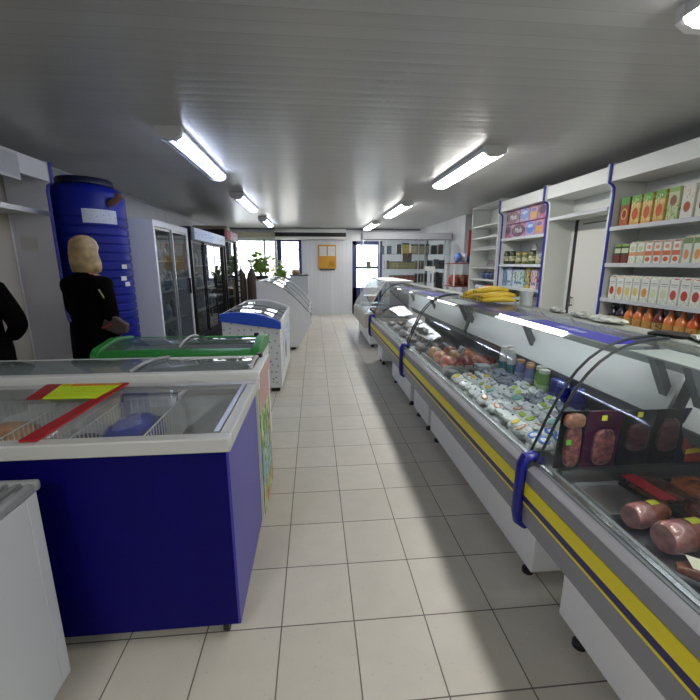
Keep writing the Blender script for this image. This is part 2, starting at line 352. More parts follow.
def lamp_dim(x, y0, y1, label):
    r = T('ceiling_light', label, 'ceiling light', (x, y0, ZC - .09), 'twin tube ceiling lights over the freezers')
    MB().prism([(x - .1, ZC - .001), (x - .09, ZC - .03), (x + .09, ZC - .03), (x + .1, ZC - .001)], 'y', y0, y1).build('housing', mat('lamp_tray', '#9c9ea2', .5), r)
    for dx, em in ((-.045, EML), (.045, EMD)): MB().tube([(x + dx, y0 + .05, ZC - .055), (x + dx, y1 - .05, ZC - .055)], .015, 10).build('tube', em, r)
    pr = [(x - .1, ZC - .03), (x - .085, ZC - .075), (x - .04, ZC - .095), (x + .04, ZC - .095), (x + .085, ZC - .075), (x + .1, ZC - .03)]
    MB().sheet(pr, 'y', y0 + .04, y1 - .04, .003).build('cover', glass('lamp_cover', '#f2f4f8', .8, .10, '#e6eaf2'), r)
    for a, c in ((y0 - .01, y0 + .05), (y1 - .05, y1 + .01)): MB().prism([(x - .105, ZC - .001)] + pr + [(x + .105, ZC - .001)], 'y', a, c).build('end_cap', mat('lamp_cap_grey', '#cfd0d2', .5), r)
lamp_bright(1.63, .25, 1.76, 'bright ceiling light cut by the top corner above the meat counter')
lamp_bright(1.65, 3.66, 5.28, 'bright white ceiling light above the dairy counter beside the purple packs')
lamp_bright(1.60, 6.83, 8.6, 'bright ceiling light above the third counter, second along toward the door')
lamp_bright(1.55, 10.0, 11.7, 'small looking bright ceiling light nearest the blue back door')
lamp_bright(1.60, -2.4, -.8, 'added unseen fill light behind the camera on the counter side')  # unseen lamp, added to brighten the near end of the room
lamp_bright(-1.10, -1.95, -.35, 'added unseen fill light behind the camera on the freezer side')  # added out of view to lift the near floor and plinths
lamp_dim(-1.10, 3.40, 5.02, 'twin tube ceiling light in clear cover near the blue tank')
lamp_dim(-1.13, 6.25, 7.9, 'twin tube ceiling light above the slanted freezers')
lamp_dim(-1.15, 9.4, 11.0, 'twin tube ceiling light closest to the window')

# ---------------------------------------------------------------- blue chest freezer
def hollow(b, x0, x1, y0, y1, z0, z1, t, m=0, floor=None):
    b.box(x0, x1, y0, y0 + t, z0, z1, m).box(x0, x1, y1 - t, y1, z0, z1, m).box(x0, x0 + t, y0 + t, y1 - t, z0, z1, m).box(x1 - t, x1, y0 + t, y1 - t, z0, z1, m)
    f = z0 if floor is None else floor
    b.box(x0 + t, x1 - t, y0 + t, y1 - t, z0, f + .03, m); return b
def caster(b, x, y, z): 
    b.box(x - .02, x + .02, y - .025, y + .025, z - .02, z, 0); w = MB(); w.lathe([(.004, -.012), (.03, -.012), (.032, 0), (.03, .012), (.004, .012)], seg=14)
    bmesh.ops.rotate(w.b, verts=w.b.verts, cent=(0, 0, 0), matrix=Matrix.Rotation(PI / 2, 3, 'Y')); bmesh.ops.translate(w.b, verts=w.b.verts, vec=(x, y, .033))
    me = bpy.data.meshes.new('t'); w.b.to_mesh(me); b.b.from_mesh(me); w.b.free(); bpy.data.meshes.remove(me); return b
fx0, fx1, fy0, fy1 = -1.98, -.33, 1.36, 2.06
fz = T('chest_freezer', 'blue chest freezer with white rim, sliding glass lids and yellow sign', 'freezer', ((fx0 + fx1) / 2, (fy0 + fy1) / 2, 0))
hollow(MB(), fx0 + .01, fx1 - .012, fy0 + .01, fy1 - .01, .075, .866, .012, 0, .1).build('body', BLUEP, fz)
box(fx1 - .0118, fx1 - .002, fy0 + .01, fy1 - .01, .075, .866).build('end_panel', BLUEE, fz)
FROST = mat('frost_liner', '#d0d5d7', .6, noise=.1, nscale=12)
hollow(MB(), fx0 + .023, fx1 - .025, fy0 + .023, fy1 - .023, .42, .866, .03, 0, .44).build('liner', FROST, fz)
b = MB(); rz0, rz1 = .868, .925
b.box(fx0 - .015, fx1 + .012, fy0 - .025, fy0 + .03, rz0, rz1).box(fx0 - .015, fx1 + .012, fy1 - .065, fy1 + .012, rz0, rz1)
b.box(fx1 - .035, fx1 + .012, fy0 + .03, fy1 - .065, rz0, rz1).box(fx0 - .015, fx0 + .05, fy0 + .03, fy1 - .065, rz0, rz1)
b.build('rim', RIMG, fz, .006)
MB().box(fx0 + .05, -.975, fy0 + .03, fy1 - .066, .922, .927).build('glass_lid', LIDG, fz)
MB().box(-1.0, fx1 - .036, fy0 + .03, fy1 - .066, .912, .917).build('glass_lid', LIDG, fz)
MB().box(fx1 - .055, fx1 - .0355, fy0 + .031, fy1 - .067, .918, .93).box(-1.0, fx1 - .055, fy1 - .08, fy1 - .067, .918, .928).build('lid_frame', ALU, fz)
MB().prism([(-1.045, fy0 + .0), (-.985, fy0 + .0), (-.975, fy1 - .02), (-1.02, fy1 - .02)], 'z', .9275, .936).build('lid_edge', mat('red_strip', '#a0141c', .4), fz)
for x, y in ((fx0 + .1, fy0 + .08), (fx1 - .07, fy0 + .06), (fx0 + .1, fy1 - .08), (fx1 - .07, fy1 - .08)): caster(MB(), x, y, .077).build('caster', BLACK, fz)
sg = T('price_sign', 'fluorescent yellow price sheet lying on the blue freezer lid', 'sign', (-1.14, 1.9, .937))
MB().prism([(-1.30, 2.035), (-1.25, 1.80), (-1.01, 1.79), (-.995, 2.02)], 'z', .9365, .9385).build('sheet', printed('sign_print', '#c4e024', [('r', .15, .9, .66, .69, '#8fa01a'), ('r', .1, .7, .54, .57, '#8fa01a'), ('r', .12, .85, .42, .45, '#8fa01a'), ('r', .1, .6, .30, .33, '#8fa01a'), ('r', .15, .8, .18, .21, '#8fa01a'), ('n', .1, .75, .50, 45, '#c4e024'), ('r', .2, 1, .8, 1, '#d99a2e'), ('n', .8, 1, .52, 40, '#c4622a')], (0, 1), .6), sg)
MB().prism([(-1.375, 2.035), (-1.32, 1.80), (-1.251, 1.80), (-1.301, 2.035)], 'z', .9365, .9385).build('red_band', MATS['red_strip'], sg)
def basket(x0, x1, y0, y1, z0, z1, label):
    r = T('wire_basket', label, 'basket', ((x0 + x1) / 2, (y0 + y1) / 2, z0), 'wire baskets hung in the blue freezer')
    b = MB(); rr = .0024
    for z in (z1, z0 + .004): b.tube([(x0, y0, z), (x1, y0, z), (x1, y1, z), (x0, y1, z)], rr * 1.4, 6, 0, 1, True)
    n = int((y1 - y0) / .028)
    for i in range(1, n):
        y = y0 + (y1 - y0) * i / n
        for x in (x0, x1): b.tube([(x, y, z0), (x, y, z1)], rr, 5)
        b.tube([(x0, y, z0), (x1, y, z0)], rr, 5)
    n = int((x1 - x0) / .03)
    for i in range(1, n):
        x = x0 + (x1 - x0) * i / n
        for y in (y0, y1): b.tube([(x, y, z0), (x, y, z1)], rr, 5)
    b.build('wire_body', WIRE, r)
    return r
k1 = basket(-.985, -.70, fy0 + .065, fy1 - .075, .68, .86, 'wire basket with black handle holding the blue bag')
MB().tube([(-.975, 1.95, .86), (-.975, 1.965, .895), (-.71, 1.965, .895), (-.71, 1.95, .86)], .006, 8).build('handle', DGREY, k1)
k2 = basket(-1.60, -1.26, fy0 + .065, fy1 - .075, .68, .86, 'wire basket in blue freezer holding orange packs by the yellow sign')
BAG = mat('blue_bag', '#0a2494', .3, noise=.4, nscale=14, bump=.9)
o = MB().blob((-.845, 1.74, .765), (.12, .19, .08), 0, 24, 14, .9, .06).build('frozen_food_bag', BAG, smooth=True); tag(o, 'shiny blue frozen food bag in the wire basket', 'bag')
o = MB().blob((-.84, 1.495, .73), (.085, .05, .05), 0, 14, 8, .9, .08).build('frozen_fries_bag', mat('fries', '#b9986a', .5, noise=.5, nscale=50), smooth=True); tag(o, 'pale brown bag of frozen fries in front of the blue bag', 'bag')
for i, (x, y, z, cc, lb) in enumerate([(-1.125, 1.56, .70, '#5a2a26', 'dark brown frozen meat pack between the two baskets'), (-1.12, 1.80, .68, '#4a2c2a', 'dark frozen meat pack under the yellow sheet'),
                     (-1.43, 1.56, .745, '#6d5042', 'brown frozen pack in the front half of the basket by the yellow sign'), (-1.43, 1.82, .75, '#c98a4a', 'orange frozen pack in the basket by the yellow sign')]):
    o = MB().blob((x, y, z), (.105, .11, .06), 0, 18, 10, .8, .06).build('frozen_pack', mat('frozen_%d' % i, cc, .35, noise=.4, nscale=30, bump=.6), smooth=True); tag(o, lb, 'frozen food')
for i, (x, y, z) in enumerate([(-.57, 1.52, .60), (-.46, 1.68, .58), (-.58, 1.80, .60), (-.47, 1.90, .59), (-.62, 1.66, .58)]):
    o = MB().blob((x, y, z), (.085, .085, .07), 0, 16, 9, .85, .10).build('frosted_pack', mat('frosted_plastic', '#c2c7ca', .3, noise=.35, nscale=25, bump=.9), smooth=True)
    tag(o, 'frosted clear plastic pack in the open end of the blue freezer', 'frozen food', 'frosted packs in the blue freezer')

# ---------------------------------------------------------------- white freezer in the corner (bottom of the frame)
fz = T('chest_freezer', 'small white freezer in front of the blue freezer, cut by the frame', 'freezer', (-1.35, .75, 0))
hollow(MB(), -1.75, -.95, .20, 1.27, .03, .79, .05, 0, .4).build('body', mat('freezer_white_grey', '#c7ccd0', .4), fz, .004)
MB().box(-1.77, -.94, 1.255, 1.285, .792, .83).box(-1.77, -.94, .19, .25, .792, .83).box(-.965, -.94, .25, 1.255, .792, .83).box(-1.77, -1.71, .25, 1.255, .792, .83).build('rim', mat('rim_mid_grey', '#8d9194', .4), fz, .01)
MB().box(-1.71, -.966, .25, 1.254, .812, .818).build('glass_lid', LIDG, fz)
for x in (-.99, -1.03, -1.07, -1.12): MB().box(x - .007, x + .007, .25, 1.254, .819, .829).build('lid_rail', ALU, fz)
o = MB().prism([(-1.115, 1.225), (-1.075, 1.235), (-1.085, 1.275)], 'z', .832, .836).build('price_tag', mat('tag_yellow', '#d9c53a', .6)); tag(o, 'tiny yellow price tag on the corner of the small white freezer', 'tag')

# ---------------------------------------------------------------- white freezer with leaf picture, behind the blue one
LEAF = printed('leaf_print', '#c3cfa8', [('n', .0, .8, .49, 7, '#6a9a2c'), ('n', .25, .75, .55, 12, '#2c5a1c'), ('n', .2, .55, .53, 5, '#7fa8c8'), ('n', 0, .3, .54, 6, '#a86a4a'), ('r', 0, 1, .8, 1, '#c79a94'), ('r', .93, 1, 0, .8, '#b06a5a')], (1, 2), .4)
gx1 = -.315
fz = T('chest_freezer', 'white freezer with leafy end picture and grey sliding lids behind the blue one', 'freezer', (-1.2, 2.4, 0))
hollow(MB(), -2.0, gx1 - .014, 2.12, 2.56, .05, .855, .05, 0, .5).build('body', PVCW, fz)
box(gx1 - .0138, gx1 - .006, 2.13, 2.55, .05, .855).build('picture_panel', LEAF, fz)
MB().box(-2.02, gx1, 2.085, 2.17, .857, .90).box(-2.02, gx1, 2.115, 2.17, .90, .955).box(-2.02, gx1, 2.52, 2.57, .857, .945).box(gx1 - .05, gx1, 2.17, 2.52, .857, .955).box(-2.02, -1.95, 2.17, 2.52, .857, .955).build('rim', PVCW, fz, .006)
box(gx1, gx1 + .004, 2.12, 2.56, .866, .94).build('rim_end', mat('rim_rose', '#c8a7a2', .5), fz)
TOPG = glass('freezer_lid_grey', '#e9eeee', 1.3, .12, '#b4babd')  # even grey film mixed over the lid glass
def arch(x0, x1, z0, rise, n=14): return [(x0 + (x1 - x0) * i / n, z0 + rise * math.sin(PI * i / n)) for i in range(n + 1)]
def bow(y0, y1, z0, rise, n=14): return [(y0 + (y1 - y0) * i / n, z0 + rise * math.sin(PI * i / n)) for i in range(n + 1)]
MB().sheet(bow(2.17, 2.52, .948, .012), 'x', -1.95, -1.0, .005).build('glass_lid', TOPG, fz)
MB().sheet(bow(2.175, 2.515, .942, .012), 'x', -1.06, gx1 - .05, .005).build('glass_lid', TOPG, fz)
MB().tube([(-1.03 + .09 * i / 14, y, z + .010) for i, (y, z) in enumerate(bow(2.17, 2.52, .945, .02))], .011, 8).build('lid_edge', mat('lid_edge_grey', '#8d9092', .4), fz)
MB().tube([(gx1 - .06, y, z + .008) for y, z in bow(2.18, 2.51, .945, .02)], .012, 8).build('lid_edge', RIMG, fz)
MB().box(gx1 - .07, gx1 - .03, 2.46, 2.52, .95, .978).build('stopper', BLACK, fz, .008)
for x in (-1.9, gx1 - .1):
    for y in (2.18, 2.50): box(x - .03, x + .03, y - .03, y + .03, 0, .049).build('foot', BLACK, fz)
for i in range(9):
    o = MB().blob((-1.82 + i * .165, 2.37 + random.uniform(-.04, .04), .66), (.075, .12, .09), 0, 12, 8, .8, .06).build('ice_cream_pack', mat('ice_pack_%d' % (i % 3), ('#7d8288', '#8a8078', '#6f7780')[i % 3], .4, noise=.3, nscale=30), smooth=True)
    tag(o, 'pack lying under the grey lids of the freezer behind the blue one', 'frozen food', 'packs in the leafy freezer')

# ---------------------------------------------------------------- green rimmed freezer
ex1 = -.405
fz = T('chest_freezer', 'freezer with bright green rim and curved glass lids', 'freezer', (-1.0, 3.08, 0))
hollow(MB(), -1.56, ex1 - .01, 2.82, 3.38, .05, .864, .05, 0, .5).build('body', PVCW, fz)
b = MB(); end = [(2.795, .866), (2.795, .918), (2.84, .952), (3.09, .985), (3.36, .952), (3.405, .918), (3.405, .866)]
b.prism([(2.795, .866), (2.795, .918), (2.83, .938), (2.855, .938), (2.855, .866)], 'x', -1.52, ex1 - .06).prism([(3.405, .866), (3.405, .918), (3.37, .938), (3.345, .938), (3.345, .866)], 'x', -1.52, ex1 - .06)
b.prism(end, 'x', ex1 - .06, ex1).prism(end, 'x', -1.58, -1.52)
b.build('rim', GREEN, fz, .008)
MB().sheet(bow(2.855, 3.345, .935, .03), 'x', -1.52, -.95, .005).build('glass_lid', TOPG, fz)
MB().sheet(bow(2.86, 3.34, .928, .03), 'x', -1.0, ex1 - .06, .005).build('glass_lid', TOPG, fz)
MB().tube([(-.99, y, z + .01) for y, z in bow(2.855, 3.345, .935, .036)], .009, 8).build('lid_edge', MATS['lid_edge_grey'], fz)
MB().box(ex1 - .09, ex1 - .055, 3.14, 3.19, .968, .995).build('stopper', BLACK, fz, .008)
for x in (-1.48, ex1 - .1):
    for y in (2.9, 3.3): box(x - .03, x + .03, y - .03, y + .03, 0, .049).build('foot', BLACK, fz)
for i in range(5):
    o = MB().blob((-1.42 + i * .2, 3.08, .66), (.085, .12, .09), 0, 12, 8, .8, .06).build('ice_cream_pack', mat('ice_pack_%d' % (i % 3), '#7d8288'), smooth=True)
    tag(o, 'pack lying under the curved glass of the green rimmed freezer', 'frozen food', 'packs in the green freezer')

# ---------------------------------------------------------------- dotted ice cream freezer
def dots_mat():
    m = bpy.data.materials.new('dotted_print'); m.use_nodes = True; nt, g, tc, sx = tex_nodes(m); bs = nt.nodes['Principled BSDF']; bs.inputs['Roughness'].default_value = .4
    cv = nt.nodes.new('ShaderNodeCombineXYZ'); nt.links.new(g.m('ADD', sx.outputs[0], sx.outputs[1]), cv.inputs[0]); nt.links.new(sx.outputs[2], cv.inputs[1])
    v = nt.nodes.new('ShaderNodeTexVoronoi'); v.voronoi_dimensions = '2D'; v.inputs['Scale'].default_value = 13; v.inputs['Randomness'].default_value = .75; nt.links.new(cv.outputs[0], v.inputs['Vector'])
    c = g.mix(g.m('LESS_THAN', v.outputs['Distance'], .15), rgb('#d8dbdd'), g.mix(.75, v.outputs['Color'], rgb('#8f959c')))
    nt.links.new(c, bs.inputs['Base Color']); return m
dx0, dx1, dy0, dy1 = -1.09, -.42, 4.62, 6.30
fz = T('ice_cream_freezer', 'dotted white ice cream freezer with blue end trim and arched glass lid', 'freezer', ((dx0 + dx1) / 2, 5.5, 0))
def lid_z(u, h, rise): return h - .10 * u + rise * math.sin(PI * u) ** .8
def lid_prof(h, rise, a=0, n=16): return [(dx0 + a + (dx1 - dx0 - 2 * a) * i / n, lid_z(i / n, h, rise)) for i in range(n + 1)]
b = MB(); t = .04
b.prism([(dx0, .055), (dx1, .055), (dx1, .785), (dx0, .885)], 'y', dy0, dy0 + t).prism([(dx0, .055), (dx1, .055), (dx1, .785), (dx0, .885)], 'y', dy1 - t, dy1)
b.box(dx0, dx0 + t, dy0 + t, dy1 - t, .055, .88).box(dx1 - t, dx1, dy0 + t, dy1 - t, .055, .785).box(dx0 + t, dx1 - t, dy0 + t, dy1 - t, .055, .45)
b.build('body', dots_mat(), fz)
box(dx1, dx1 + .004, dy0 + .45, dy1 - .15, .2, .72).build('picture_panel', printed('pale_blue_print', '#d3dbe4', [('n', .2, .95, .55, 6, '#9fb8d8'), ('e', .3, .35, .12, .25, '#8a6a60')], (1, 2)), fz)
for y0_, y1_ in ((dy0 - .03, dy0 + .05), (dy1 - .05, dy1 + .03)):
    MB().prism([(dx0 - .015, .886)] + lid_prof(.965, .065, -.012) + [(dx1 + .015, .786)], 'y', y0_, y1_).build('end_trim', RIMB if y0_ < 5 else WHITE, fz)
MB().box(dx0 - .015, dx0 + .02, dy0 + .05, dy1 - .05, .886, .962).box(dx1 - .02, dx1 + .015, dy0 + .05, dy1 - .05, .786, .86).build('rim', PVCW, fz)
MB().sheet(lid_prof(.962, .055, .01), 'y', dy0 + .05, dy1 - .75, -.005).build('glass_lid', TOPG, fz)
MB().sheet(lid_prof(.952, .055, .01), 'y', dy1 - .85, dy1 - .05, -.005).build('glass_lid', TOPG, fz)
for y in (dy0 + .5, dy1 - .8): MB().tube([(x, y, z + .008) for x, z in lid_prof(.962, .058, .01)], .009, 8).build('lid_edge', MATS['lid_edge_grey'], fz)
for x in (dx0 + .08, dx1 - .08):
    for y in (dy0 + .08, dy1 - .08): box(x - .05, x + .05, y - .05, y + .05, .0, .054).build('foot', BLACK, fz)
for i in range(8):
    o = MB().blob((-.90 + .27 * (i % 2), 4.9 + .33 * (i // 2), .56), (.11, .13, .10), 0, 12, 8, .8, .06).build('ice_cream_pack', mat('ice_cream_%d' % (i % 3), ('#8a8f98', '#a89888', '#767c88')[i % 3], .4, noise=.3, nscale=30), smooth=True)
    tag(o, 'ice cream pack under the arched lid of the dotted freezer', 'frozen food', 'ice creams in the dotted freezer')

# ---------------------------------------------------------------- slanted display freezers
for i, (y0, y1, lb) in enumerate([(7.02, 7.88, 'white slanted display cooler right behind the dotted ice cream freezer'), (7.93, 8.79, 'white slanted display cooler, second of the row from the dotted freezer'), (8.84, 9.68, 'white slanted display cooler, last of the row toward the window')]):
    r = T('slanted_cooler', lb, 'cooler', (-.6, (y0 + y1) / 2, 0), 'white slanted coolers')
    out = [(-.30, .05), (-.25, .16), (-.10, .43), (-.06, .49), (-.06, .58), (-.11, .69), (-.29, .90), (-.52, 1.10), (-.74, 1.215), (-.87, 1.25), (-1.02, 1.25), (-1.02, .05)]
    for a, c in ((y0, y0 + .035), (y1 - .035, y1)): MB().prism(out, 'y', a, c).build('side_panel', WHITE, r)
    MB().prism([(-.30, .05), (-.25, .17), (-.12, .42), (-.2, .5), (-.88, .75), (-.93, 1.2), (-1.01, 1.2), (-1.01, .05)], 'y', y0 + .035, y1 - .035).build('body', PVCW, r)
    MB().box(-.13, -.065, y0 + .035, y1 - .035, .47, .585).build('front_rail', mat('rail_dark', '#4c4f54', .4), r, .006)
    MB().sheet([(-.115, .68), (-.29, .89), (-.52, 1.09), (-.74, 1.205), (-.87, 1.24)], 'y', y0 + .035, y1 - .035, .005).build('slanted_glass', CASEG, r)
    MB().box(-1.01, -.86, y0 + .035, y1 - .035, 1.215, 1.245).build('top_panel', PVCW, r)
    MB().tube([(p[0] - .0, y0 - .004, p[1] + .004) for p in out[5:10]], .008, 6).build('edge_trim', mat('edge_dark', '#565a60', .4), r)
    for x in (-.40, -.95):
        for y in (y0 + .1, y1 - .1): box(x - .03, x + .03, y - .03, y + .03, 0, .049).build('foot', BLACK, r)
r = T('checkout_desk', 'pale grey checkout desk by the window with stepped side', 'desk', (-.6, 10.2, 0))
MB().prism([(-.25, .0), (-.25, .62), (-.155, .86), (-.155, 1.25), (-.60, 1.25), (-.60, 0)], 'y', 9.9, 9.94).build('side_panel', mat('desk_grey', '#b6b9bd', .5), r)
MB().box(-.62, -.15, 9.88, 10.8, 1.252, 1.275).build('top', DGREY, r)
MB().box(-1.2, -.30, 9.95, 10.8, .72, .76).build('worktop', WHITE, r); MB().prism([(-.25, .0), (-.25, .62), (-.155, .86), (-.155, 1.25), (-.60, 1.25), (-.60, 0)], 'y', 10.74, 10.79).build('side_panel', WHITE, r)
o = MB().blob((-.46, 10.1, 1.335), (.10, .13, .075), 0, 16, 10, .9, .06).build('cloth_hat', mat('straw_beige', '#a8977c', .8, noise=.4, nscale=30, bump=.6), smooth=True); tag(o, 'beige crumpled cloth hat lying on the checkout desk', 'hat')

# ---------------------------------------------------------------- gas cylinders, plant, bench by the window
GC = mat('cylinder_brown', '#4a362e', .5, noise=.15, nscale=8)
for x, lb in ((-1.93, 'brown gas cylinder nearest the fridges, under the window'), (-1.66, 'brown gas cylinder beside the plant bench, under the window')):
    r = T('gas_cylinder', lb, 'gas cylinder', (x, 10.7, 0), 'brown gas cylinders')
    MB().lathe([(.10, 0), (.125, .02), (.125, 1.18), (.11, 1.28), (.06, 1.36), (.035, 1.39), (.035, 1.41)], (x, 10.7, 0), 20).build('shell', GC, r)
    MB().lathe([(.02, 1.41), (.02, 1.46), (.04, 1.465), (.04, 1.485), (.01, 1.49)], (x, 10.7, 0), 12).build('valve', mat('brass_dark', '#3a342c', .4, .6), r)
r = T('bench', 'dark low bench with plants under the window', 'bench', (-1.2, 11.6, 0))
MB().box(-1.80, -.5, 11.2, 11.9, .82, .86).build('top', mat('bench_wood', '#7b6a55', .6), r)
for x in (-1.75, -.55):
    for y in (11.25, 11.85): box(x - .03, x + .03, y - .03, y + .03, 0, .82).build('leg', DGREY, r)
MB().box(-1.7, -.6, 11.86, 11.9, .1, .82).build('back_board', DGREY, r)
def plant(x, y, z, s, lb):
    r = T('potted_plant', lb, 'plant', (x, y, z), 'potted plants by the window')
    MB().lathe([(.09 * s, 0), (.13 * s, .2 * s), (.135 * s, .21 * s), (.12 * s, .21 * s)], (x, y, z), 18).build('pot', mat('pot_dark', '#33353a', .5), r)
    b = MB(); st = MB()
    for k in range(60):
        a = random.uniform(0, 6.28); l = random.uniform(.15, .40) * s; e = random.uniform(.3, 1.3); base = Vector((x, y, z + .2 * s))
        d = Vector((math.cos(a) * math.cos(e), math.sin(a) * math.cos(e), math.sin(e))); tip = base + d * l; st.tube([base, base + d * l * .5 + Vector((0, 0, .02)), tip], .004, 5)
        sd = d.cross(Vector((0, 0, 1))).normalized() * .05 * s; nxt = tip + d * .11 * s - Vector((0, 0, .03 * s))
        b._f([b.b.verts.new(p) for p in (tip - d * .02, tip + sd + d * .04 * s, nxt, tip - sd + d * .04 * s)], 0)
        q = base + d * l * .6; b._f([b.b.verts.new(p) for p in (q, q + sd + Vector((0, 0, .04)), q + d * .06 + Vector((0, 0, .07)), q - sd + Vector((0, 0, .04)))], 0)
    st.build('stem', mat('stem_green', '#5d7a3a', .6), r); b.build('foliage', mat('leaf_green', '#7f9f4c', .5), r)
plant(-1.50, 11.42, .86, 1.7, 'green potted plant on the bench in front of the white mullion')
plant(-.95, 11.5, .86, 1.0, 'smaller green potted plant on the bench by the blue window')
o = box(-1.62, -1.40, 10.98, 11.15, 0, 1.12).build('wooden_crate', printed('crate_slats', '#b09468', [('r', .3, .36, 0, 1, '#6a5640'), ('r', .63, .69, 0, 1, '#6a5640'), ('r', 0, 1, .45, .5, '#7a6548')], (0, 2), .7)); tag(o, 'tall slatted wooden crate standing between gas cylinder and plant', 'crate')

# ---------------------------------------------------------------- air curtain, notice board
r = T('air_curtain', 'long white air curtain heater above the window', 'air curtain', (-.07, 12.05, 2.24))
MB().prism([(YB, 2.56), (YB - .16, 2.56), (YB - .20, 2.50), (YB - .20, 2.45), (YB, 2.45)], 'x', -1.13, .97).build('housing', PVCW, r)
MB().prism([(YB, 2.33), (YB - .20, 2.33), (YB - .18, 2.27), (YB - .1, 2.25), (YB, 2.25)], 'x', -1.13, .97).build('lower_housing', PVCW, r)
MB().box(-1.13, .97, YB - .16, YB, 2.33, 2.45).build('outlet', BLACK, r)
for i in range(5): MB().box(-1.05 + i * .48, -1.04 + i * .48, YB - .19, YB - .16, 2.33, 2.45).build('fin', DGREY, r)
r = T('notice_board', 'orange notice board with two white papers on the back wall', 'notice board', (.4, 12.18, 1.36))
MB().box(.13, .68, YB - .03, YB - .002, 1.40, 2.11).build('board', mat('board_orange', '#c48f2e', .6), r)
MB().box(.17, .39, YB - .036, YB - .031, 1.78, 2.06).build('paper', printed('notice_print', '#d4d4d4', [('n', .1, .9, .56, 40, '#8a8a8a')], (0, 2), .7), r)
MB().box(.43, .65, YB - .036, YB - .031, 1.78, 2.06).build('paper', MATS['notice_print'], r)
MB().box(.46, .62, YB - .036, YB - .031, 1.46, 1.62).build('pocket', mat('board_dark', '#a97820', .6), r)
MB().box(.17, .64, YB - .035, YB - .002, 1.355, 1.40).build('tray', DGREY, r)
o = MB().box(-.35, -.1, YB - .012, YB - .002, .30, .42).build('wall_socket', mat('socket_cream', '#c9c4b4', .5), bevel=.004); tag(o, 'pale socket plate low on the back wall by the coolers', 'socket')

# ---------------------------------------------------------------- left shelving alcove
lx, lb_, ly = -2.45, -2.80, 4.08
r = T('wall_shelving', 'white wall shelving with blue edge trim beside the blue tank', 'shelving', (-2.6, 3.0, 0))
prof = [(lb_, 0), (-2.30, 0), (-2.30, .62), (-2.36, .82), (-2.44, 1.0), (lx, 1.1), (lx, 2.20), (lx + .01, 2.25), (-2.40, 2.27), (-2.40, 2.45), (lb_, 2.45)]
MB().prism(prof, 'y', ly - .03, ly).build('side_panel', mat('panel_pale_grey', '#d6d7df', .5), r)  # side panel in one even pale grey
MB().tube([(p[0] + .004, ly - .015, p[1]) for p in prof[1:-1]], .017, 8).build('edge_trim', TRIMB, r)
MB().box(lb_ - .04, lb_ - .015, 1.0, ly, 0, 2.45).build('back_panel', mat('alcove_beige', '#b3aca2', .6), r)
MB().box(lb_ - .014, lb_ - .002, ly - .75, ly - .05, .05, 1.98).build('door_leaf', mat('alcove_beige_light', '#b9b3aa', .55), r)
MB().tube([(lb_ + .004, ly - .045, 0), (lb_ + .004, ly - .045, 2.0)], .008, 6).build('corner_strip', WHITE, r)
MB().box(-2.46, -2.41, 1.0, ly - .03, 2.28, 2.44).box(-2.80, -2.46, 1.0, ly - .03, 2.42, 2.44).build('fascia', WHITE, r)
MB().box(-2.80, lx, 1.0, ly - .03, 1.985, 2.01).build('shelf', SHELFW, r); MB().box(lx, lx + .012, 1.0, ly - .03, 1.975, 2.015).build('shelf_edge', ALU, r)
MB().box(lb_, lx, 1.0, 1.03, 0, 2.44).build('side_panel', WHITE, r)
o = MB().box(-2.745, -2.59, ly - .034, ly - .031, 1.65, 1.81).build('paper_notice', printed('mottled_print', '#cfcfcf', [('n', .15, .85, .55, 30, '#a3a3a3')], (0, 2), .8)); tag(o, 'blank looking paper notice taped inside the alcove beside the woman', 'notice')  # light grey sheet with darker grey mottling
o = MB().box(-2.408, -2.405, 3.36, 3.68, 2.22, 2.43).build('paper_notice', printed('type_print', '#d0d2d4', [('n', .1, .9, .52, 45, '#9a9ca0')], (1, 2), .8)); tag(o, 'white printed sheet hanging from the shelf fascia at the frame edge', 'notice')

# ---------------------------------------------------------------- blue water tank
tx, ty, tr = -2.31, 4.445, .345
r = T('water_tank', 'tall ribbed blue plastic water tank behind the woman', 'water tank', (tx, ty, 0))
pr = [(tr * .9, 0), (tr, .03)]; z = .1
while z < 2.02: pr += [(tr, z), (tr - .010, z + .010), (tr - .010, z + .02), (tr, z + .03)]; z += .085
pr += [(tr, 2.22), (tr * .93, 2.27), (tr * .70, 2.31)]
MB().lathe(pr, (tx, ty, 0), 48).build('shell', TANK, r)
MB().lathe([(tr * .74, 2.311), (tr * .74, 2.35), (tr * .70, 2.37), (.02, 2.375)], (tx, ty, 0), 32).build('lid', mat('tank_lid', '#10153f', .45), r)
b = MB()
for k in range(9): 
    a = -1.25 + k * .10
    b._f([b.b.verts.new((tx + (tr + .003) * math.cos(a + q), ty + (tr + .003) * math.sin(a + q), z)) for q, z in ((0, 1.93), (.1, 1.93), (.1, 2.06), (0, 2.06))], 0, True)
b.build('label', printed('tank_label', '#c6cbd8', [('n', .1, .9, .62, 14, '#8a92b0')], (0, 2), .6), r)
for a, z in ((-.38, 1.49), (-.45, 1.37), (-.33, 1.31)):
    b = MB(); b._f([b.b.verts.new((tx + (tr + .004) * math.cos(a + q), ty + (tr + .004) * math.sin(a + q), zz)) for q, zz in ((0, z), (.2, z), (.2, z + .045), (0, z + .045))], 0); b.build('sticker', PAPER, r)
MB().tube([(tx + .30, ty - .18, 2.12), (tx + .36, ty - .2, 2.14), (tx + .42, ty - .18, 2.20)], .03, 10).tube([(tx + .40, ty - .22, 2.2), (tx + .40, ty - .1, 2.2)], .022, 8).build('inlet_valve', mat('valve_brown', '#6a4a42', .4), r)

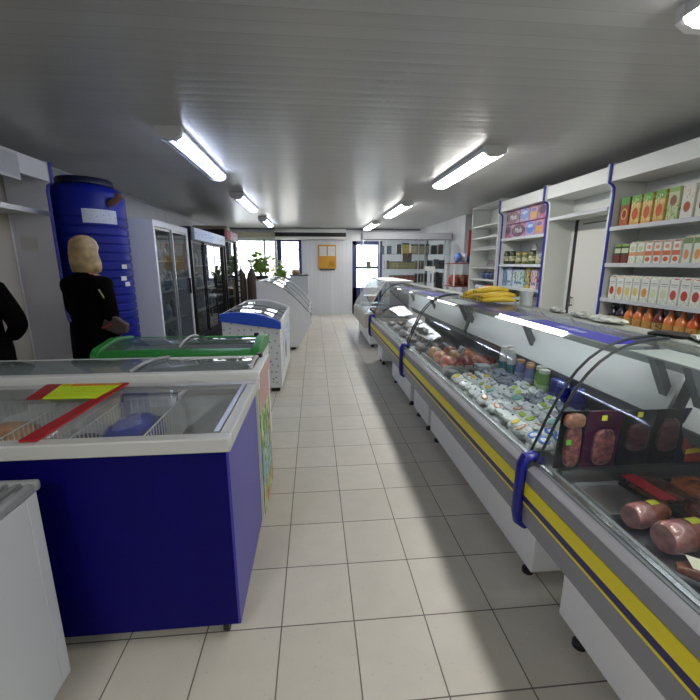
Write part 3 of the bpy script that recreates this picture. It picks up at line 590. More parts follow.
# ---------------------------------------------------------------- upright fridges along the left wall
def fridge(name, label, y0, y1, z1, xf, depth, frame, doors, sign, side, grille=True, inner='#5c6163'):
    r = T(name, label, 'fridge', (xf - depth / 2, (y0 + y1) / 2, 0)); xb = xf - depth; zb = .42
    b = MB(); b.box(xb, xf - .05, y0, y0 + .04, .06, z1, 0).box(xb, xf - .05, y1 - .04, y1, .06, z1, 0).box(xb, xb + .04, y0 + .04, y1 - .04, .06, z1, 0).box(xb + .04, xf - .05, y0 + .04, y1 - .04, z1 - .05, z1, 0).box(xb + .04, xf - .05, y0 + .04, y1 - .04, .06, zb, 0)
    b.build('cabinet', side, r)
    MB().box(xb + .041, xb + .05, y0 + .041, y1 - .041, zb, z1 - .05).build('back_lining', mat('lining_' + name, inner, .5), r)
    top = z1 - (.20 if sign else .07)
    f = MB(); f.box(xf - .05, xf, y0, y0 + .05, .06, z1).box(xf - .05, xf, y1 - .05, y1, .06, z1).box(xf - .05, xf, y0 + .05, y1 - .05, top, z1).box(xf - .05, xf, y0 + .05, y1 - .05, zb - .06, zb)
    f.build('front_frame', frame, r)
    if sign: MB().box(xf, xf + .05, y0 + .03, y1 - .03, top + .01, z1 - .01).build('sign_panel', sign, r, .01)
    n = doors; w = (y1 - y0 - .1) / n; DF = ALU if frame is FW else BLACK
    for i in range(n):
        a, c = y0 + .05 + i * w, y0 + .05 + (i + 1) * w; x = xf - .045 + .02 * (i % 2)
        d = MB(); d.box(x, x + .018, a, a + .022, zb, top).box(x, x + .018, c - .022, c, zb, top).box(x, x + .018, a + .022, c - .022, zb, zb + .03).box(x, x + .018, a + .022, c - .022, top - .03, top)
        d = d.build('door', DF, r); MB().box(x + .006, x + .012, a + .022, c - .022, zb + .03, top - .03).build('pane', FRIDGEG, d)
        hy = a + .03 if i % 2 == 0 else c - .03; MB().box(x + .018, x + .04, hy - .012, hy + .012, 1.12, 1.34).build('handle', BLACK, d)
    if grille:
        MB().box(xf - .049, xf - .005, y0 + .05, y1 - .05, .08, zb - .06).build('grille', printed('grille_black', '#101113', [('r', 0, 1, .2, .24, '#3a3c40'), ('r', 0, 1, .4, .44, '#3a3c40'), ('r', 0, 1, .6, .64, '#3a3c40'), ('r', 0, 1, .8, .84, '#3a3c40')], (1, 2)), r)
    sh = []
    for k in range(1, 4):
        z = zb + (top - zb) * k / 4; MB().box(xb + .06, xf - .07, y0 + .045, y1 - .045, z - .012, z).build('shelf', WIRE, r); sh.append(z)
    for x in (xb + .08, xf - .12):
        for y in (y0 + .08, y1 - .08): box(x - .03, x + .03, y - .03, y + .03, 0, .059).build('foot', BLACK, r)
    return [zb] + sh
def bottle_proto(name, h, rad, body, capm, labm=None, full=False):
    r = T(name, 'bottle', 'bottle', (0, 0, 0))
    MB().lathe([(rad * .9, 0), (rad, .01), (rad, h * .58), (rad * .92, h * .66), (rad * .42, h * .86), (rad * .4, h * .93)] if not full else [(rad * .9, 0), (rad, .008), (rad, h * .70), (rad * .8, h * .80), (rad * .78, h * .9), (rad * .7, h * .92)], (0, 0, 0), 16).build('bottle_body', body, r)
    MB().lathe([(rad * .45, h * .93), (rad * .45, h), (rad * .4, h)] if not full else [(rad * .82, h * .88), (rad * .82, h * .99), (rad * .7, h)], (0, 0, 0), 14).build('cap', capm, r)
    if labm: MB().lathe([(rad * 1.01, h * .18), (rad * 1.02, h * .19), (rad * 1.02, h * .5), (rad * 1.01, h * .51)], (0, 0, 0), 14).build('label_band', labm, r)
    return r
def use(proto, used, loc, rot, label, group):
    o = proto if not used.get(proto.name) else dup(proto)
    used[proto.name] = 1; o.location = loc; o.rotation_euler = rot; o['label'] = label; o['group'] = group; return o
USED = {}
FW = mat('fridge_frame_white', '#e2e4ea', .4)
z1s = fridge('display_fridge', 'white framed sliding door fridge next to the blue water tank', 4.80, 6.05, 2.04, -1.82, .62, FW, 2, None, FW)
z2s = fridge('display_fridge', 'black framed glass door fridge with pale sign, middle of the wall', 6.12, 8.22, 2.08, -1.80, .64, BLACK, 3, printed('sign_pale', '#b9c4d4', [('r', .5, 1, 0, 1, '#cfd6dd'), ('n', .3, .7, .55, 12, '#8fa0bd')], (1, 2)), DGREY)
z3s = fridge('display_fridge', 'black drinks fridge with red and white sign by the window', 8.28, 9.45, 2.22, -1.78, .66, BLACK, 1, printed('sign_red', '#c6ccd4', [('n', .0, 1, .5, 8, '#b4424a'), ('r', 0, .3, 0, 1, '#a83842')], (1, 2)), BLACK, True, '#7f8a86')
bp1 = bottle_proto('drink_bottle', .26, .042, mat('bottle_grey', '#5e6e78', .15), mat('cap_white', '#c9cdd0', .4), mat('label_blue', '#4a6c9c', .4))
bp2 = bottle_proto('milk_bottle', .22, .045, mat('bottle_white', '#b4b9ba', .3), mat('cap_dark', '#2d3a54', .4), mat('label_grey', '#7d868c', .4))
for k, z in enumerate(z1s):
    for i in range(6):
        use(bp1 if (k + i) % 2 else bp2, USED, (-2.0, 4.96 + i * .185, z + .001), (0, 0, 0), ('blue labelled' if (k + i) % 2 else 'white') + ' bottle behind the sliding doors of the white framed fridge', ('blue labelled' if (k + i) % 2 else 'white') + ' bottles in the white fridge')
for k, z in enumerate(z2s):
    for i in range(9):
        use(bp1 if (k + i) % 3 else bp2, USED, (-2.0, 6.26 + i * .225, z + .001), (0, 0, 0), ('blue labelled' if (k + i) % 3 else 'white') + ' bottle in the wide fridge with pale sign', ('blue labelled' if (k + i) % 3 else 'white') + ' bottles in the pale sign fridge')
bp3 = bottle_proto('cola_bottle', .28, .042, mat('cola_dark', '#2b1713', .12), mat('cap_red', '#a8202a', .4), mat('label_red', '#a8222c', .4))
for k, z in enumerate(z3s):
    for i in range(5): use(bp3, USED, (-2.0, 8.45 + i * .2, z + .001), (0, 0, 0), 'dark soda bottle with red label in the red sign fridge', 'soda bottles in the red sign fridge')
r = T('wall_air_unit', 'small beige round topped unit on the wall beyond the red sign fridge', 'air unit', (-2.2, 10.0, 2.1))
MB().box(-2.83, -2.0, 9.7, 10.0, 2.10, 2.42).build('housing', mat('unit_beige', '#a99c84', .5), r, .05)
MB().box(-2.7, -2.1, 9.69, 9.7, 2.14, 2.24).build('outlet', DGREY, r)
r = T('snack_strip', 'black and white hanging snack strip stand beside the red sign fridge', 'stand', (-1.86, 9.75, 0))
MB().box(-1.90, -1.87, 9.74, 9.77, .0, 2.0).build('post', BLACK, r); MB().box(-2.05, -1.72, 9.62, 9.88, 0, .02).build('base', BLACK, r)
for k in range(10): MB().box(-1.90, -1.80, 9.70, 9.735, .62 + k * .135, .72 + k * .135).build('packet', WHITE if k % 2 else mat('packet_grey', '#c3c6c8', .4), r)

# ---------------------------------------------------------------- glass fronted counters
GLASS_PROF = [(.935, .695), (.955, .755), (.978, .815), (1.005, .89), (1.038, .965), (1.073, 1.035), (1.115, 1.097), (1.16, 1.145), (1.21, 1.183), (1.265, 1.21), (1.325, 1.227), (1.39, 1.236), (1.45, 1.24)]
def counter(label, y0, y1, bases, strips, led, goods=True, feet=()):
    r = T('refrigerated_counter', label, 'counter', (1.35, (y0 + y1) / 2, 0))
    for a, c in bases:
        p = MB().box(1.02, 1.78, a, c, .075, .52).build('plinth', WHITE, r, .004)
        for x in (1.06, 1.72):
            for y in (a + .09, c - .09): MB().lathe([(.028, 0), (.028, .02), (.014, .03), (.014, .074)], (x, y, 0), 12).build('foot', BLACK, p)
    MB().prism([(.935, .42), (1.84, .50), (1.84, .78), (1.80, .78), (1.80, .60), (1.06, .60), (1.0, .685), (.935, .685)], 'y', y0, y1).build('tub', mat('tub_grey', '#7e8284', .4), r)
    b = MB(); X = .90
    for z0, z1, m in ((.42, .512, 0), (.512, .523, 1), (.523, .552, 2), (.552, .612, 1), (.612, .665, 0)):
        b.box(X - (.004 if m else 0), .934, y0, y1, z0, z1, m)
    b.prism([(X, .665), (X, .672), (.925, .69), (.934, .69), (.934, .665)], 'y', y0, y1, 0)
    b.build('bumper', [GREYP, YEL, NAVY], r)
    MB().box(.958, .975, y0, y1, .6851, .690).build('rim_rail', mat('rail_steel', '#b0b3b2', .25, .9), r)
    MB().box(.976, .980, y0, y1, .6851, .689).box(.937, .941, y0, y1, .6851, .688).build('rim_groove', DGREY, r)
    MB().box(1.06, 1.66, y0 + .01, y1 - .01, .601, .622).build('deck', STEEL, r)
    MB().sheet(GLASS_PROF, 'y', y0 + .012, y1 - .012, .006).build('front_glass', CASEG, r)
    for y in (y0 + .006, y1 - .006):
        MB().tube([(p[0] - .002, y, p[1] + .002) for p in GLASS_PROF], .006, 6).build('glass_edge', mat('glass_edge_dark', '#2c3436', .3), r)
        e = [(p[0] + .01, p[1] - .01) for p in GLASS_PROF] + [(1.50, 1.20), (1.72, .70), (1.0, .69)]
        MB().prism(e, 'y', y - .003, y + .003).build('end_glass', CLEAR, r)
    MB().box(1.451, 1.60, y0, y1, 1.20, 1.235).build('top_shelf', STONE, r, .004)
    MB().box(1.275, 1.449, y0 + .01, y1 - .01, 1.19, 1.196).build('canopy', mat('canopy_light', '#9fa5a3', .4), r)
    for a, c in strips:
        s = MB().box(1.285, 1.445, a, c, 1.1961, 1.199).build('banner', PURP, r); m = (a + c) / 2
        if c - a > .3:
            MB().lathe([(.03, 1.1995), (.03, 1.2005), (.0, 1.2006)], (1.365, m, 0), 16).build('emblem', mat('emblem_pale', '#b5b9e0', .5), s)
            for q in (-.075, .075): MB().box(1.35, 1.38, m + q - .028, m + q + .028, 1.1995, 1.2005).build('emblem_bar', MATS['emblem_pale'], s)
    for xl, zl, a, c in led: MB().tube([(xl, a, zl), (xl, c, zl)], .006, 8).build('led_and_fill_tube', mat('led_and_fill_white', (.92, .95, 1, 1), emit=LED), r)  # front LED strip, plus unseen fill tubes added under the canopies
    MB().prism([(1.555, .86), (1.575, .855), (1.635, 1.06), (1.62, 1.065)], 'y', y0 + .01, y1 - .01).build('rear_hood', mat('hood_white', '#eceeec', .4), r)
    MB().prism([(1.555, .855), (1.66, .855), (1.67, .79), (1.585, .79)], 'y', y0 + .01, y1 - .01).build('hood_lip', mat('lip_grey', '#74797c', .4), r)
    MB().prism([(1.79, .781), (1.815, .781), (1.595, 1.199), (1.57, 1.199)], 'y', y0, y1).build('rear_panel', mat('rear_glass_grey', '#868e8d', .3), r)
    for y in (y0 + .06, (y0 + y1) / 2, y1 - .06): MB().prism([(1.66, .80), (1.70, .80), (1.50, 1.198), (1.46, 1.198)], 'y', y - .02, y + .02).build('bracket', mat('bracket_grey', '#565c60', .4), r)
    cap = MB(); cap.tube([(.965, y1 + .02, .705), (.93, y1 + .02, .728), (.90, y1 + .02, .722), (.885, y1 + .02, .69), (.883, y1 + .02, .46), (.892, y1 + .02, .415), (.925, y1 + .02, .39)], .021, 12, 0, 1.3)
    cap.build('bumper_cap', CAPB, r); return r
counter('nearest curved glass counter holding packed meats and hams', -.55, 1.45, [(-.5, 1.30)], [(.2, 1.06)], [(1.44, 1.180, -.3, 1.38)])
counter('second curved glass counter holding white cheese packs, bananas on top', 1.50, 3.84, [(1.42 + .1, 3.20), (3.28, 3.80)], [(1.56, 2.3), (2.5, 3.3)], [(1.266, 1.200, 1.83, 2.55), (1.44, 1.180, 1.6, 3.7)])  # front tube is the LED strip, the rear one is added hidden fill
counter('third curved glass counter with white price cards, mirroring the windows', 3.89, 6.20, [(3.95, 4.96), (5.75, 6.15)], [(4.2, 4.9), (5.3, 5.9)], [(1.44, 1.180, 4.0, 6.0)])
# corner unit with a flat sloping pane
r = T('corner_counter', 'end counter with flat sloping glass and beige bumper near the back door', 'counter', (1.3, 7.9, 0))
y0, y1 = 7.05, 9.0
for x in (1.08, 1.72):
    for y in (y0 + .12, y1 - .1): box(x - .025, x + .025, y - .025, y + .025, 0, .059).build('foot', BLACK, r)
MB().box(1.02, 1.78, y0 + .05, y1, .06, .5).build('plinth', WHITE, r)
MB().prism([(.90, .38), (.90, .60), (.93, .64), (1.02, .64), (1.05, .55), (1.85, .55), (1.85, .38)], 'y', y0, y1).build('tub', mat('beige_grey', '#b3aea2', .5), r)
MB().prism([(.905, .645), (1.26, 1.20), (1.30, 1.22), (1.72, 1.22), (1.72, 1.20), (1.31, 1.20), (1.27, 1.185), (.93, .645)], 'y', y0, y0 + .03).build('end_frame', mat('end_frame_pale', '#c9cccc', .4), r)
MB().prism([(.93, .65), (1.27, 1.185), (1.30, 1.2), (1.72, 1.2), (1.72, .65)], 'y', y0 + .008, y0 + .014).build('end_glass', DARKG, r)
MB().sheet([(.915, .648), (1.265, 1.195), (1.30, 1.215)], 'y', y0 + .03, y1, .006).build('front_glass', glass('sloped_glass', '#eef3f3', 1.2, .30, '#c8d0d2'), r)
MB().box(1.30, 1.80, y0, y1, 1.215, 1.24).build('top_shelf', WHITE, r); MB().box(1.74, 1.80, y0 + .03, y1, .56, 1.21).build('rear_panel', WHITE, r)
MB().box(1.06, 1.7, y0 + .04, y1 - .02, .555, .58).build('deck', STEEL, r)
for i in range(6):
    o = MB().blob((1.2 + .2 * (i % 2), 7.3 + .3 * (i // 2), .63), (.08, .11, .045), 0, 12, 8, .8, .05).build('wrapped_food', mat('wrapped_%d' % (i % 2), ('#b98e7a', '#c7b9a6')[i % 2], .3, noise=.3, nscale=25), smooth=True)
    tag(o, ('pinkish', 'beige')[i % 2] + ' wrapped food in the end counter with sloping glass', 'packed food', ('pinkish', 'beige')[i % 2] + ' food in the end counter')

# ---------------------------------------------------------------- goods in the nearest counter
def pack_proto(name, cat, sx, sy, sz, m, labels=(), e=.55, jit=.04, bump=None):
    """pillow shaped pack lying flat, labels = (x, y, rx, ry, material)"""
    r = T(name, cat, cat, (0, 0, 0)); MB().blob((0, 0, sz), (sx, sy, sz), 0, 16, 8, e, jit).build('wrapping', m, r, smooth=True)
    for lx_, ly_, rx, ry, lm in labels:
        MB().lathe([(1, 0), (1, .003), (.02, .0032)], (0, 0, 0), 16, 0, rx, ry).build('label_sticker', lm, r).location = (lx_, ly_, 2 * sz + (.0016 if lm.name != 'cheese_white' else .003))
    return r
LGREEN = mat('tag_green', '#6fcf3a', .5); LYEL = mat('tag_lemon', '#d8dc3c', .5)
TY = 1.41; MZ = .685
MB().box(1.03, 1.72, 1.405, 1.437, .6225, .684).build('pack_ledge', STEEL, bpy.data.objects['refrigerated_counter'])
def meat(x0, x1, h, body, label, extra):
    r = T('vacuum_meat_pack', label, 'packed meat', ((x0 + x1) / 2, TY, MZ), 'upright meat packs in the nearest counter')
    xc, w = (x0 + x1) / 2, (x1 - x0)
    MB().prism([(TY + .018, MZ), (TY + .026, MZ), (TY + .008, MZ + h), (TY, MZ + h)], 'x', x0, x1).build('backing', body, r)
    extra(r, xc, w, h); return r
def face_y(z): return TY + .018 - .018 * (z - MZ) / .28
MEATM = mat('raw_meat', '#84504c', .3, noise=.7, nscale=45, bump=.6); DARKM = mat('smoked_meat', '#46262a', .3, noise=.7, nscale=40, bump=.6)
BLK = mat('pack_black', '#0c0b0e', .4, spec=.25); MAR = mat('pack_maroon', '#430c30', .4, spec=.25); NAV = mat('pack_navy', '#12143f', .4, spec=.25)
def slab(r, xc, w, z0, z1, m, t=.018):
    z0 += MZ - .623; z1 += MZ - .623
    MB().blob((xc, face_y((z0 + z1) / 2) - t * .6, (z0 + z1) / 2), (w / 2, t, (z1 - z0) / 2), 0, 16, 10, .6, .04).build('meat', m, r, smooth=True)
def tagp(r, x, z, m, w=.022):
    z += MZ - .623
    MB().box(x - w / 2, x + w / 2, face_y(z) - .03, face_y(z) - .028, z - .011, z + .011).build('price_tag', m, r)
def m1(r, xc, w, h): slab(r, xc, w * .62, .64, .83, MEATM); slab(r, xc - .006, w * .78, .82, .88, mat('sausage_tan', '#a07058', .4, noise=.4, nscale=40, bump=.6)); tagp(r, xc - .03, .76, LGREEN)
def m2(r, xc, w, h):
    slab(r, xc + .005, w * .62, .64, .80, MEATM, .012); tagp(r, xc - .03, .865, LYEL)
    MB().lathe([(.026, 0), (.026, .002)], (0, 0, 0), 6).build('gold_badge', mat('gold', '#b9993e', .4), r).matrix_local = Matrix.Translation((-.045, face_y(.82) - .02 - TY, .22)) @ Matrix.Rotation(PI / 2, 4, 'X')
def m3(r, xc, w, h): slab(r, xc, w * .7, .70, .82, DARKM, .012); tagp(r, xc - .03, .875, LYEL)
def m4(r, xc, w, h): slab(r, xc, w * .75, .69, .84, DARKM, .012)
def m5(r, xc, w, h):
    slab(r, xc, w * .8, .66, .82, mat('cured_meat', '#94503e', .3, noise=.4, nscale=30), .012); tagp(r, xc + .03, .87, LYEL, .03)
    MB().prism([(xc - w * .45, .745), (xc + w * .45, .76), (xc + w * .45, .785), (xc - w * .45, .767)], 'y', TY - .022, TY - .02).build('yellow_band', mat('band_yellow', '#d8b93a', .5), r)
    MB().box(xc - w * .45, xc + w * .45, TY - .021, TY - .019, .71, .745).build('red_band', mat('band_red', '#a8322a', .5), r)
meat(1.005, 1.115, .265, BLK, 'upright black pack of reddish sausage and meat with a green tag', m1)
meat(1.12, 1.275, .262, MAR, 'upright maroon meat pack with gold badge', m2)
meat(1.28, 1.425, .258, BLK, 'upright black meat pack next to the maroon pack, yellow tag at top', m3)
meat(1.43, 1.555, .258, BLK, 'upright dark meat pack without a tag, next to the navy pack', m4)
meat(1.56, 1.70, .26, NAV, 'upright navy meat pack with yellow and red bands', m5)
o = MB().box(1.07, 1.28, 1.17, 1.37, .6225, .632).build('tray_base', STEEL); 
MB().box(1.07, 1.28, 1.165, 1.17, .6225, .645).box(1.07, 1.28, 1.37, 1.375, .6225, .645).box(1.065, 1.07, 1.165, 1.375, .6225, .645).box(1.28, 1.285, 1.165, 1.375, .6225, .645).build('rim', ALU, o)
o.name = 'steel_tray'; tag(o, 'empty shallow steel tray in front of the upright meat packs', 'tray')
HAMC = mat('ham_cut', '#94625e', .22, noise=.35, nscale=26, bump=.5, coat=.6); FILM = mat('orange_film', '#8a4a34', .22, noise=.6, nscale=22, bump=.5, coat=.6)
def ham(x, y, L, r_, lb, rz):
    r = T('ham_chunk', lb, 'ham', (0, 0, 0), 'wrapped hams in the nearest counter')
    MB().lathe([(.01, 0), (r_ * .85, .004), (r_, .02), (r_, L * .45)], (0, 0, 0), 20).build('cut_half', HAMC, r)
    MB().lathe([(r_, L * .45), (r_ * 1.01, L * .8), (r_ * .75, L), (.01, L * 1.02)], (0, 0, 0), 20).build('film_half', FILM, r)
    t = MB(); 
    for k in range(4):
        a0, a1 = 1.3 + k * .14, 1.3 + (k + 1) * .14; t._f([t.b.verts.new((math.cos(a) * r_ * 1.03, math.sin(a) * r_ * 1.03, q)) for a, q in ((a0, L * .5), (a1, L * .5), (a1, L * .75), (a0, L * .75))], 0)
    t.build('price_tag', LYEL, r)
    r.rotation_euler = (PI / 2, 0, rz); r.location = (x, y, .623 + r_); return r
ham(1.09, 1.115, .15, .045, 'wrapped pink ham chunk lying nearer the empty steel tray', PI / 2 + .15)
ham(1.10, .995, .18, .052, 'larger wrapped pink ham lying behind the white labelled sausage', PI / 2 + .1)
r = T('long_sausage', 'long brown sausage with white paper label and green tag', 'sausage', (1.25, .84, .623))
MB().tube([(1.06, .90, .658), (1.12, .855, .662), (1.25, .83, .662), (1.42, .84, .662), (1.52, .86, .658)], [.014, .034, .038, .036, .012], 16).build('casing', mat('sausage_brown', '#7a4630', .25, noise=.3, nscale=40, coat=.6), r)
b = MB(); pts = [(1.075, .895), (1.12, .858), (1.25, .832), (1.40, .84)]
L0 = [b.b.verts.new((x, y - .030, .680)) for x, y in pts]; L1 = [b.b.verts.new((x, y, .7025)) for x, y in pts]; L2 = [b.b.verts.new((x, y + .028, .686)) for x, y in pts]
for A, B in ((L0, L1), (L1, L2)):
    for k in range(3): b._f([A[k], A[k + 1], B[k + 1], B[k]], 0)
b.build('paper_label', mat('label_ivory', '#d6d2bd', .5), r); MB().box(1.27, 1.31, .80, .83, .7035, .7055).build('price_tag', LGREEN, r)
def flat_pack(name, x0, x1, y0, y1, z, h, m, lb, film=None, rz=0):
    r = T(name, lb, 'packed meat', ((x0 + x1) / 2, (y0 + y1) / 2, z)); MB().box(x0, x1, y0, y1, z, z + h * .5).build('tray', BLK, r, .004)
    MB().blob(((x0 + x1) / 2, (y0 + y1) / 2, z + h * .55), ((x1 - x0) * .46, (y1 - y0) * .45, h * .45), 0, 18, 8, .5, .05).build('meat', m, r, smooth=True)
    if film: MB().box(x0 + .01, x0 + .07, y0 + .01, y1 - .01, z + h, z + h + .004).build('red_label', film, r)
    r.rotation_euler[2] = rz; return r
RIBS = mat('ribs_meat', '#5a2c20', .18, noise=.6, nscale=35, bump=.6, coat=.7)
flat_pack('rib_pack', 1.27, 1.45, 1.19, 1.39, .623, .045, RIBS, 'dark glossy rib pack with red label lying beside the steel tray', mat('red_label', '#a8202c', .35), .1)
flat_pack('rib_pack', 1.30, 1.62, .99, 1.17, .623, .07, RIBS, 'big dark glossy rib pack lying behind the two pink hams', None, -.12)
flat_pack('rib_pack', 1.46, 1.65, 1.20, 1.38, .623, .04, mat('ribs_orange', '#8a4a28', .2, noise=.6, nscale=30, coat=.6), 'orange brown rib pack lying under the navy upright pack')
flat_pack('minced_pack', 1.07, 1.26, .66, .77, .623, .05, mat('red_meat', '#b02f3c', .25, noise=.4, nscale=40, coat=.6), 'bright red meat pack lying in front of the long sausage')
o = MB().box(1.08, 1.4, .45, .64, .623, .66).build('paper_parcel', mat('parcel_white', '#c9c6c0', .5, noise=.1, nscale=10), bevel=.012); tag(o, 'white paper parcel at the frame edge in front of the red meat pack', 'parcel')

# ---------------------------------------------------------------- goods in the second counter
CLW = mat('cheese_white', '#d6dcdc', .3, noise=.2, nscale=60, bump=1.0, coat=.5); CLG = mat('foil_grey', '#7f8796', .25, noise=.45, nscale=60, bump=1.0, coat=.5)
OVY = mat('oval_yellow', '#d2c22a', .5); OVO = mat('oval_orange', '#c07a34', .5); OVG = mat('oval_green', '#9dbb3a', .5); OVB = mat('oval_blue', '#2f68c0', .5); DOT = mat('oval_dark', '#2a2f38', .5); TEALL = mat('oval_teal', '#6aa8a0', .5)
def cheese(m, labels, jit=.07): return pack_proto('cheese_pack', 'cheese', .043, .052, .02, m, labels, .7, jit)
protos = {'yellow': cheese(CLW, [(0, .005, .030, .020, OVY)]), 'orange': cheese(CLW, [(0, .0, .032, .021, OVO), (.0, .0, .020, .012, CLW)]), 'green': cheese(CLW, [(0, .01, .026, .017, OVG)]),
          'teal': cheese(mat('cheese_pale', '#c0d0d0', .3, bump=.8, nscale=50), [(0, .0, .032, .026, TEALL)]), 'plain white': cheese(CLW, [(.01, .0, .007, .007, DOT)], .10),
          'blue': cheese(CLW, [(0, .0, .036, .030, OVB), (0, 0, .02, .016, CLW)]), 'grey foil': cheese(CLG, [(.01, .01, .010, .008, DOT)], .12)}
used2 = {}
for j in range(16):
    for i in range(5):
        if j == 0 and i < 4: continue
        x = 1.085 + i * .083 + random.uniform(-.012, .012); y = 1.56 + j * .081 + random.uniform(-.012, .012)
        if j < 3 and i < 2: k = 'blue'
        elif i >= 3: k = random.choice(['grey foil', 'grey foil', 'plain white', 'green']) if j < 12 else 'grey foil'
        elif i == 0: k = random.choice(['plain white', 'orange', 'plain white', 'yellow']) if 2 < j < 10 else random.choice(['plain white', 'yellow'])
        else: k = random.choice(['yellow', 'plain white', 'plain white', 'teal', 'green', 'plain white', 'orange'])
        for lay in range(2):
            if lay == 0 and (i + j) % 2: continue
            p = protos[k]; z = .624 + lay * .036 + .010 * i
            o = p if k not in used2 else dup(p); used2[k] = 1
            o.location = (x + lay * .01, y + lay * .012, z); o.rotation_euler = (random.uniform(-.25, .25), random.uniform(-.35, .02), random.uniform(-.7, .7) + (PI / 2 if random.random() < .5 else 0))
            o['label'] = {'plain white': 'plain white cheese pack with a small dark mark', 'grey foil': 'grey foil cheese pack'}.get(k, 'white cheese pack with %s oval label' % k) + ' in the pile of the second counter'
            o['group'] = k + ' cheese packs piled in the second counter'
def carton(name, cat, w, d, h, m, cap=None, gable=0):
    r = T(name, cat, cat, (0, 0, 0)); MB().box(-d / 2, d / 2, -w / 2, w / 2, 0, h).build('carton_body', m, r, .002)
    if gable: MB().prism([(-d / 2, h), (d / 2, h), (0.006, h + gable), (-.006, h + gable)], 'y', -w / 2, w / 2).build('gable_top', m, r)
    if cap: MB().lathe([(.012, h), (.012, h + .018), (.010, h + .02)], (-d * .12, w * .15, 0), 10).build('screw_cap', cap, r)
    return r
def place(p, used, key, loc, rot, label, group=None):
    o = p if key not in used else dup(p); used[key] = 1; o.location = loc; o.rotation_euler = rot; o['label'] = label
    if group: o['group'] = group
    elif 'group' in o: del o['group']
    return o
TEAL = mat('bottle_teal', '#3f7f86', .25); CAPM = mat('bottle_white_cap', '#cdd0cc', .4)
MB().box(1.455, 1.66, 1.70, 3.02, .6225, .66).build('rear_step', STEEL, bpy.data.objects['refrigerated_counter.001'])
yb = bottle_proto('yogurt_bottle', .24, .034, CAPM, mat('cap_milk', '#e2e2dc', .4), TEAL, True)
used3 = {}
for x, y in ((1.50, 2.90), (1.57, 2.93), (1.51, 2.79)): place(yb, used3, 'y', (x, y, .661), (0, 0, 0), 'tall white bottle with teal lower half behind the cheese packs', 'white and teal bottles in the second counter')
pb = bottle_proto('drink_yogurt', .19, .036, mat('lilac_body', '#6f78a8', .25), mat('cap_orange', '#b98a6a', .4), mat('lilac_label', '#a9aec8', .4), True)
for x, y in ((1.51, 2.66), (1.54, 2.57), (1.50, 2.51)): place(pb, used3, 'p', (x, y, .661), (0, 0, 0), 'lilac blue yogurt bottle with orange cap between teal and green bottles', 'lilac yogurt bottles in the second counter')
gb = bottle_proto('kefir_bottle', .20, .042, mat('green_body', '#6d9250', .25), mat('cap_pale', '#cdd4c4', .4), mat('green_label', '#a9c08a', .4), True)
for x, y in ((1.53, 2.42), (1.50, 2.34)): place(gb, used3, 'g', (x, y, .661), (0, 0, 0), 'squat green kefir bottle with pale cap between lilac and navy bottles', 'green kefir bottles')
nb = bottle_proto('milk_jar', .165, .045, mat('navy_body', '#10177a', .25), mat('cap_navy', '#3a45a0', .4), mat('navy_label', '#2f2f8f', .4), True)
for x, y in ((1.53, 2.24), (1.51, 2.15), (1.53, 2.04)): place(nb, used3, 'n', (x, y, .661), (0, 0, 0), 'short navy bottle at the near end of the bottle row', 'navy bottles in the second counter')
r = T('foam_pack', 'white foam pack standing at the end of the second counter behind the glass joint', 'pack', (1.5, 1.6, .623))
MB().box(1.49, 1.70, 1.54, 1.66, .623, .80).build('foam_block', mat('foam_white', '#c3c9c6', .6, noise=.15, nscale=30), r, .01); MB().box(1.50, 1.69, 1.55, 1.65, .80, .812).build('lid', CLW, r)
o = MB().blob((1.24, 1.60, .70), (.10, .055, .085), 0, 16, 10, .7, .05).build('cheese_bag', mat('bag_pale_blue', '#a9bccb', .25, noise=.2, nscale=20, bump=.6), smooth=True); tag(o, 'pale blue cheese bag leaning against the end glass of the second counter', 'bag')
o = box(1.30, 1.40, 2.90, 3.00, .623, .74).build('butter_box', printed('butter_print', '#bcc4c6', [('n', .3, .8, .58, 9, '#5f6a72')], (1, 2)), bevel=.004); tag(o, 'white butter box at the far end of the cheese pile', 'box')
for i in range(6):
    o = MB().blob((1.12 + .09 * i, 2.98 + .02 * (i % 2), .66), (.05, .07, .035), 0, 14, 8, .7, .05).build('dark_pack', mat('dark_pack_%d' % (i % 2), ('#3f444c', '#5c6a5c')[i % 2], .3, noise=.4, nscale=30), smooth=True)
    tag(o, ('dark grey', 'grey green')[i % 2] + ' pack between the cheese pile and the smoked chicken tray', 'pack', ('dark grey', 'grey green') [i % 2] + ' packs in the second counter')
r = T('meat_tray', 'pale tray edge holding the smoked chickens in the second counter', 'tray', (1.33, 3.35, .623))
MB().box(1.07, 1.6, 3.08, 3.72, .623, .632).build('tray_floor', mat('tray_pale', '#9fa09c', .4), r)
MB().box(1.07, 1.6, 3.075, 3.085, .632, .70).box(1.07, 1.6, 3.715, 3.725, .632, .67).box(1.062, 1.07, 3.075, 3.725, .632, .68).box(1.6, 1.608, 3.075, 3.725, .632, .68).build('rim', mat('tray_rim', '#b5b5ae', .4), r)
cm = [mat('chicken_%d' % i, c, .3, noise=.4, nscale=16, coat=.5) for i, c in enumerate(('#a8593f', '#b8744a', '#8a3f38', '#b98a52'))]
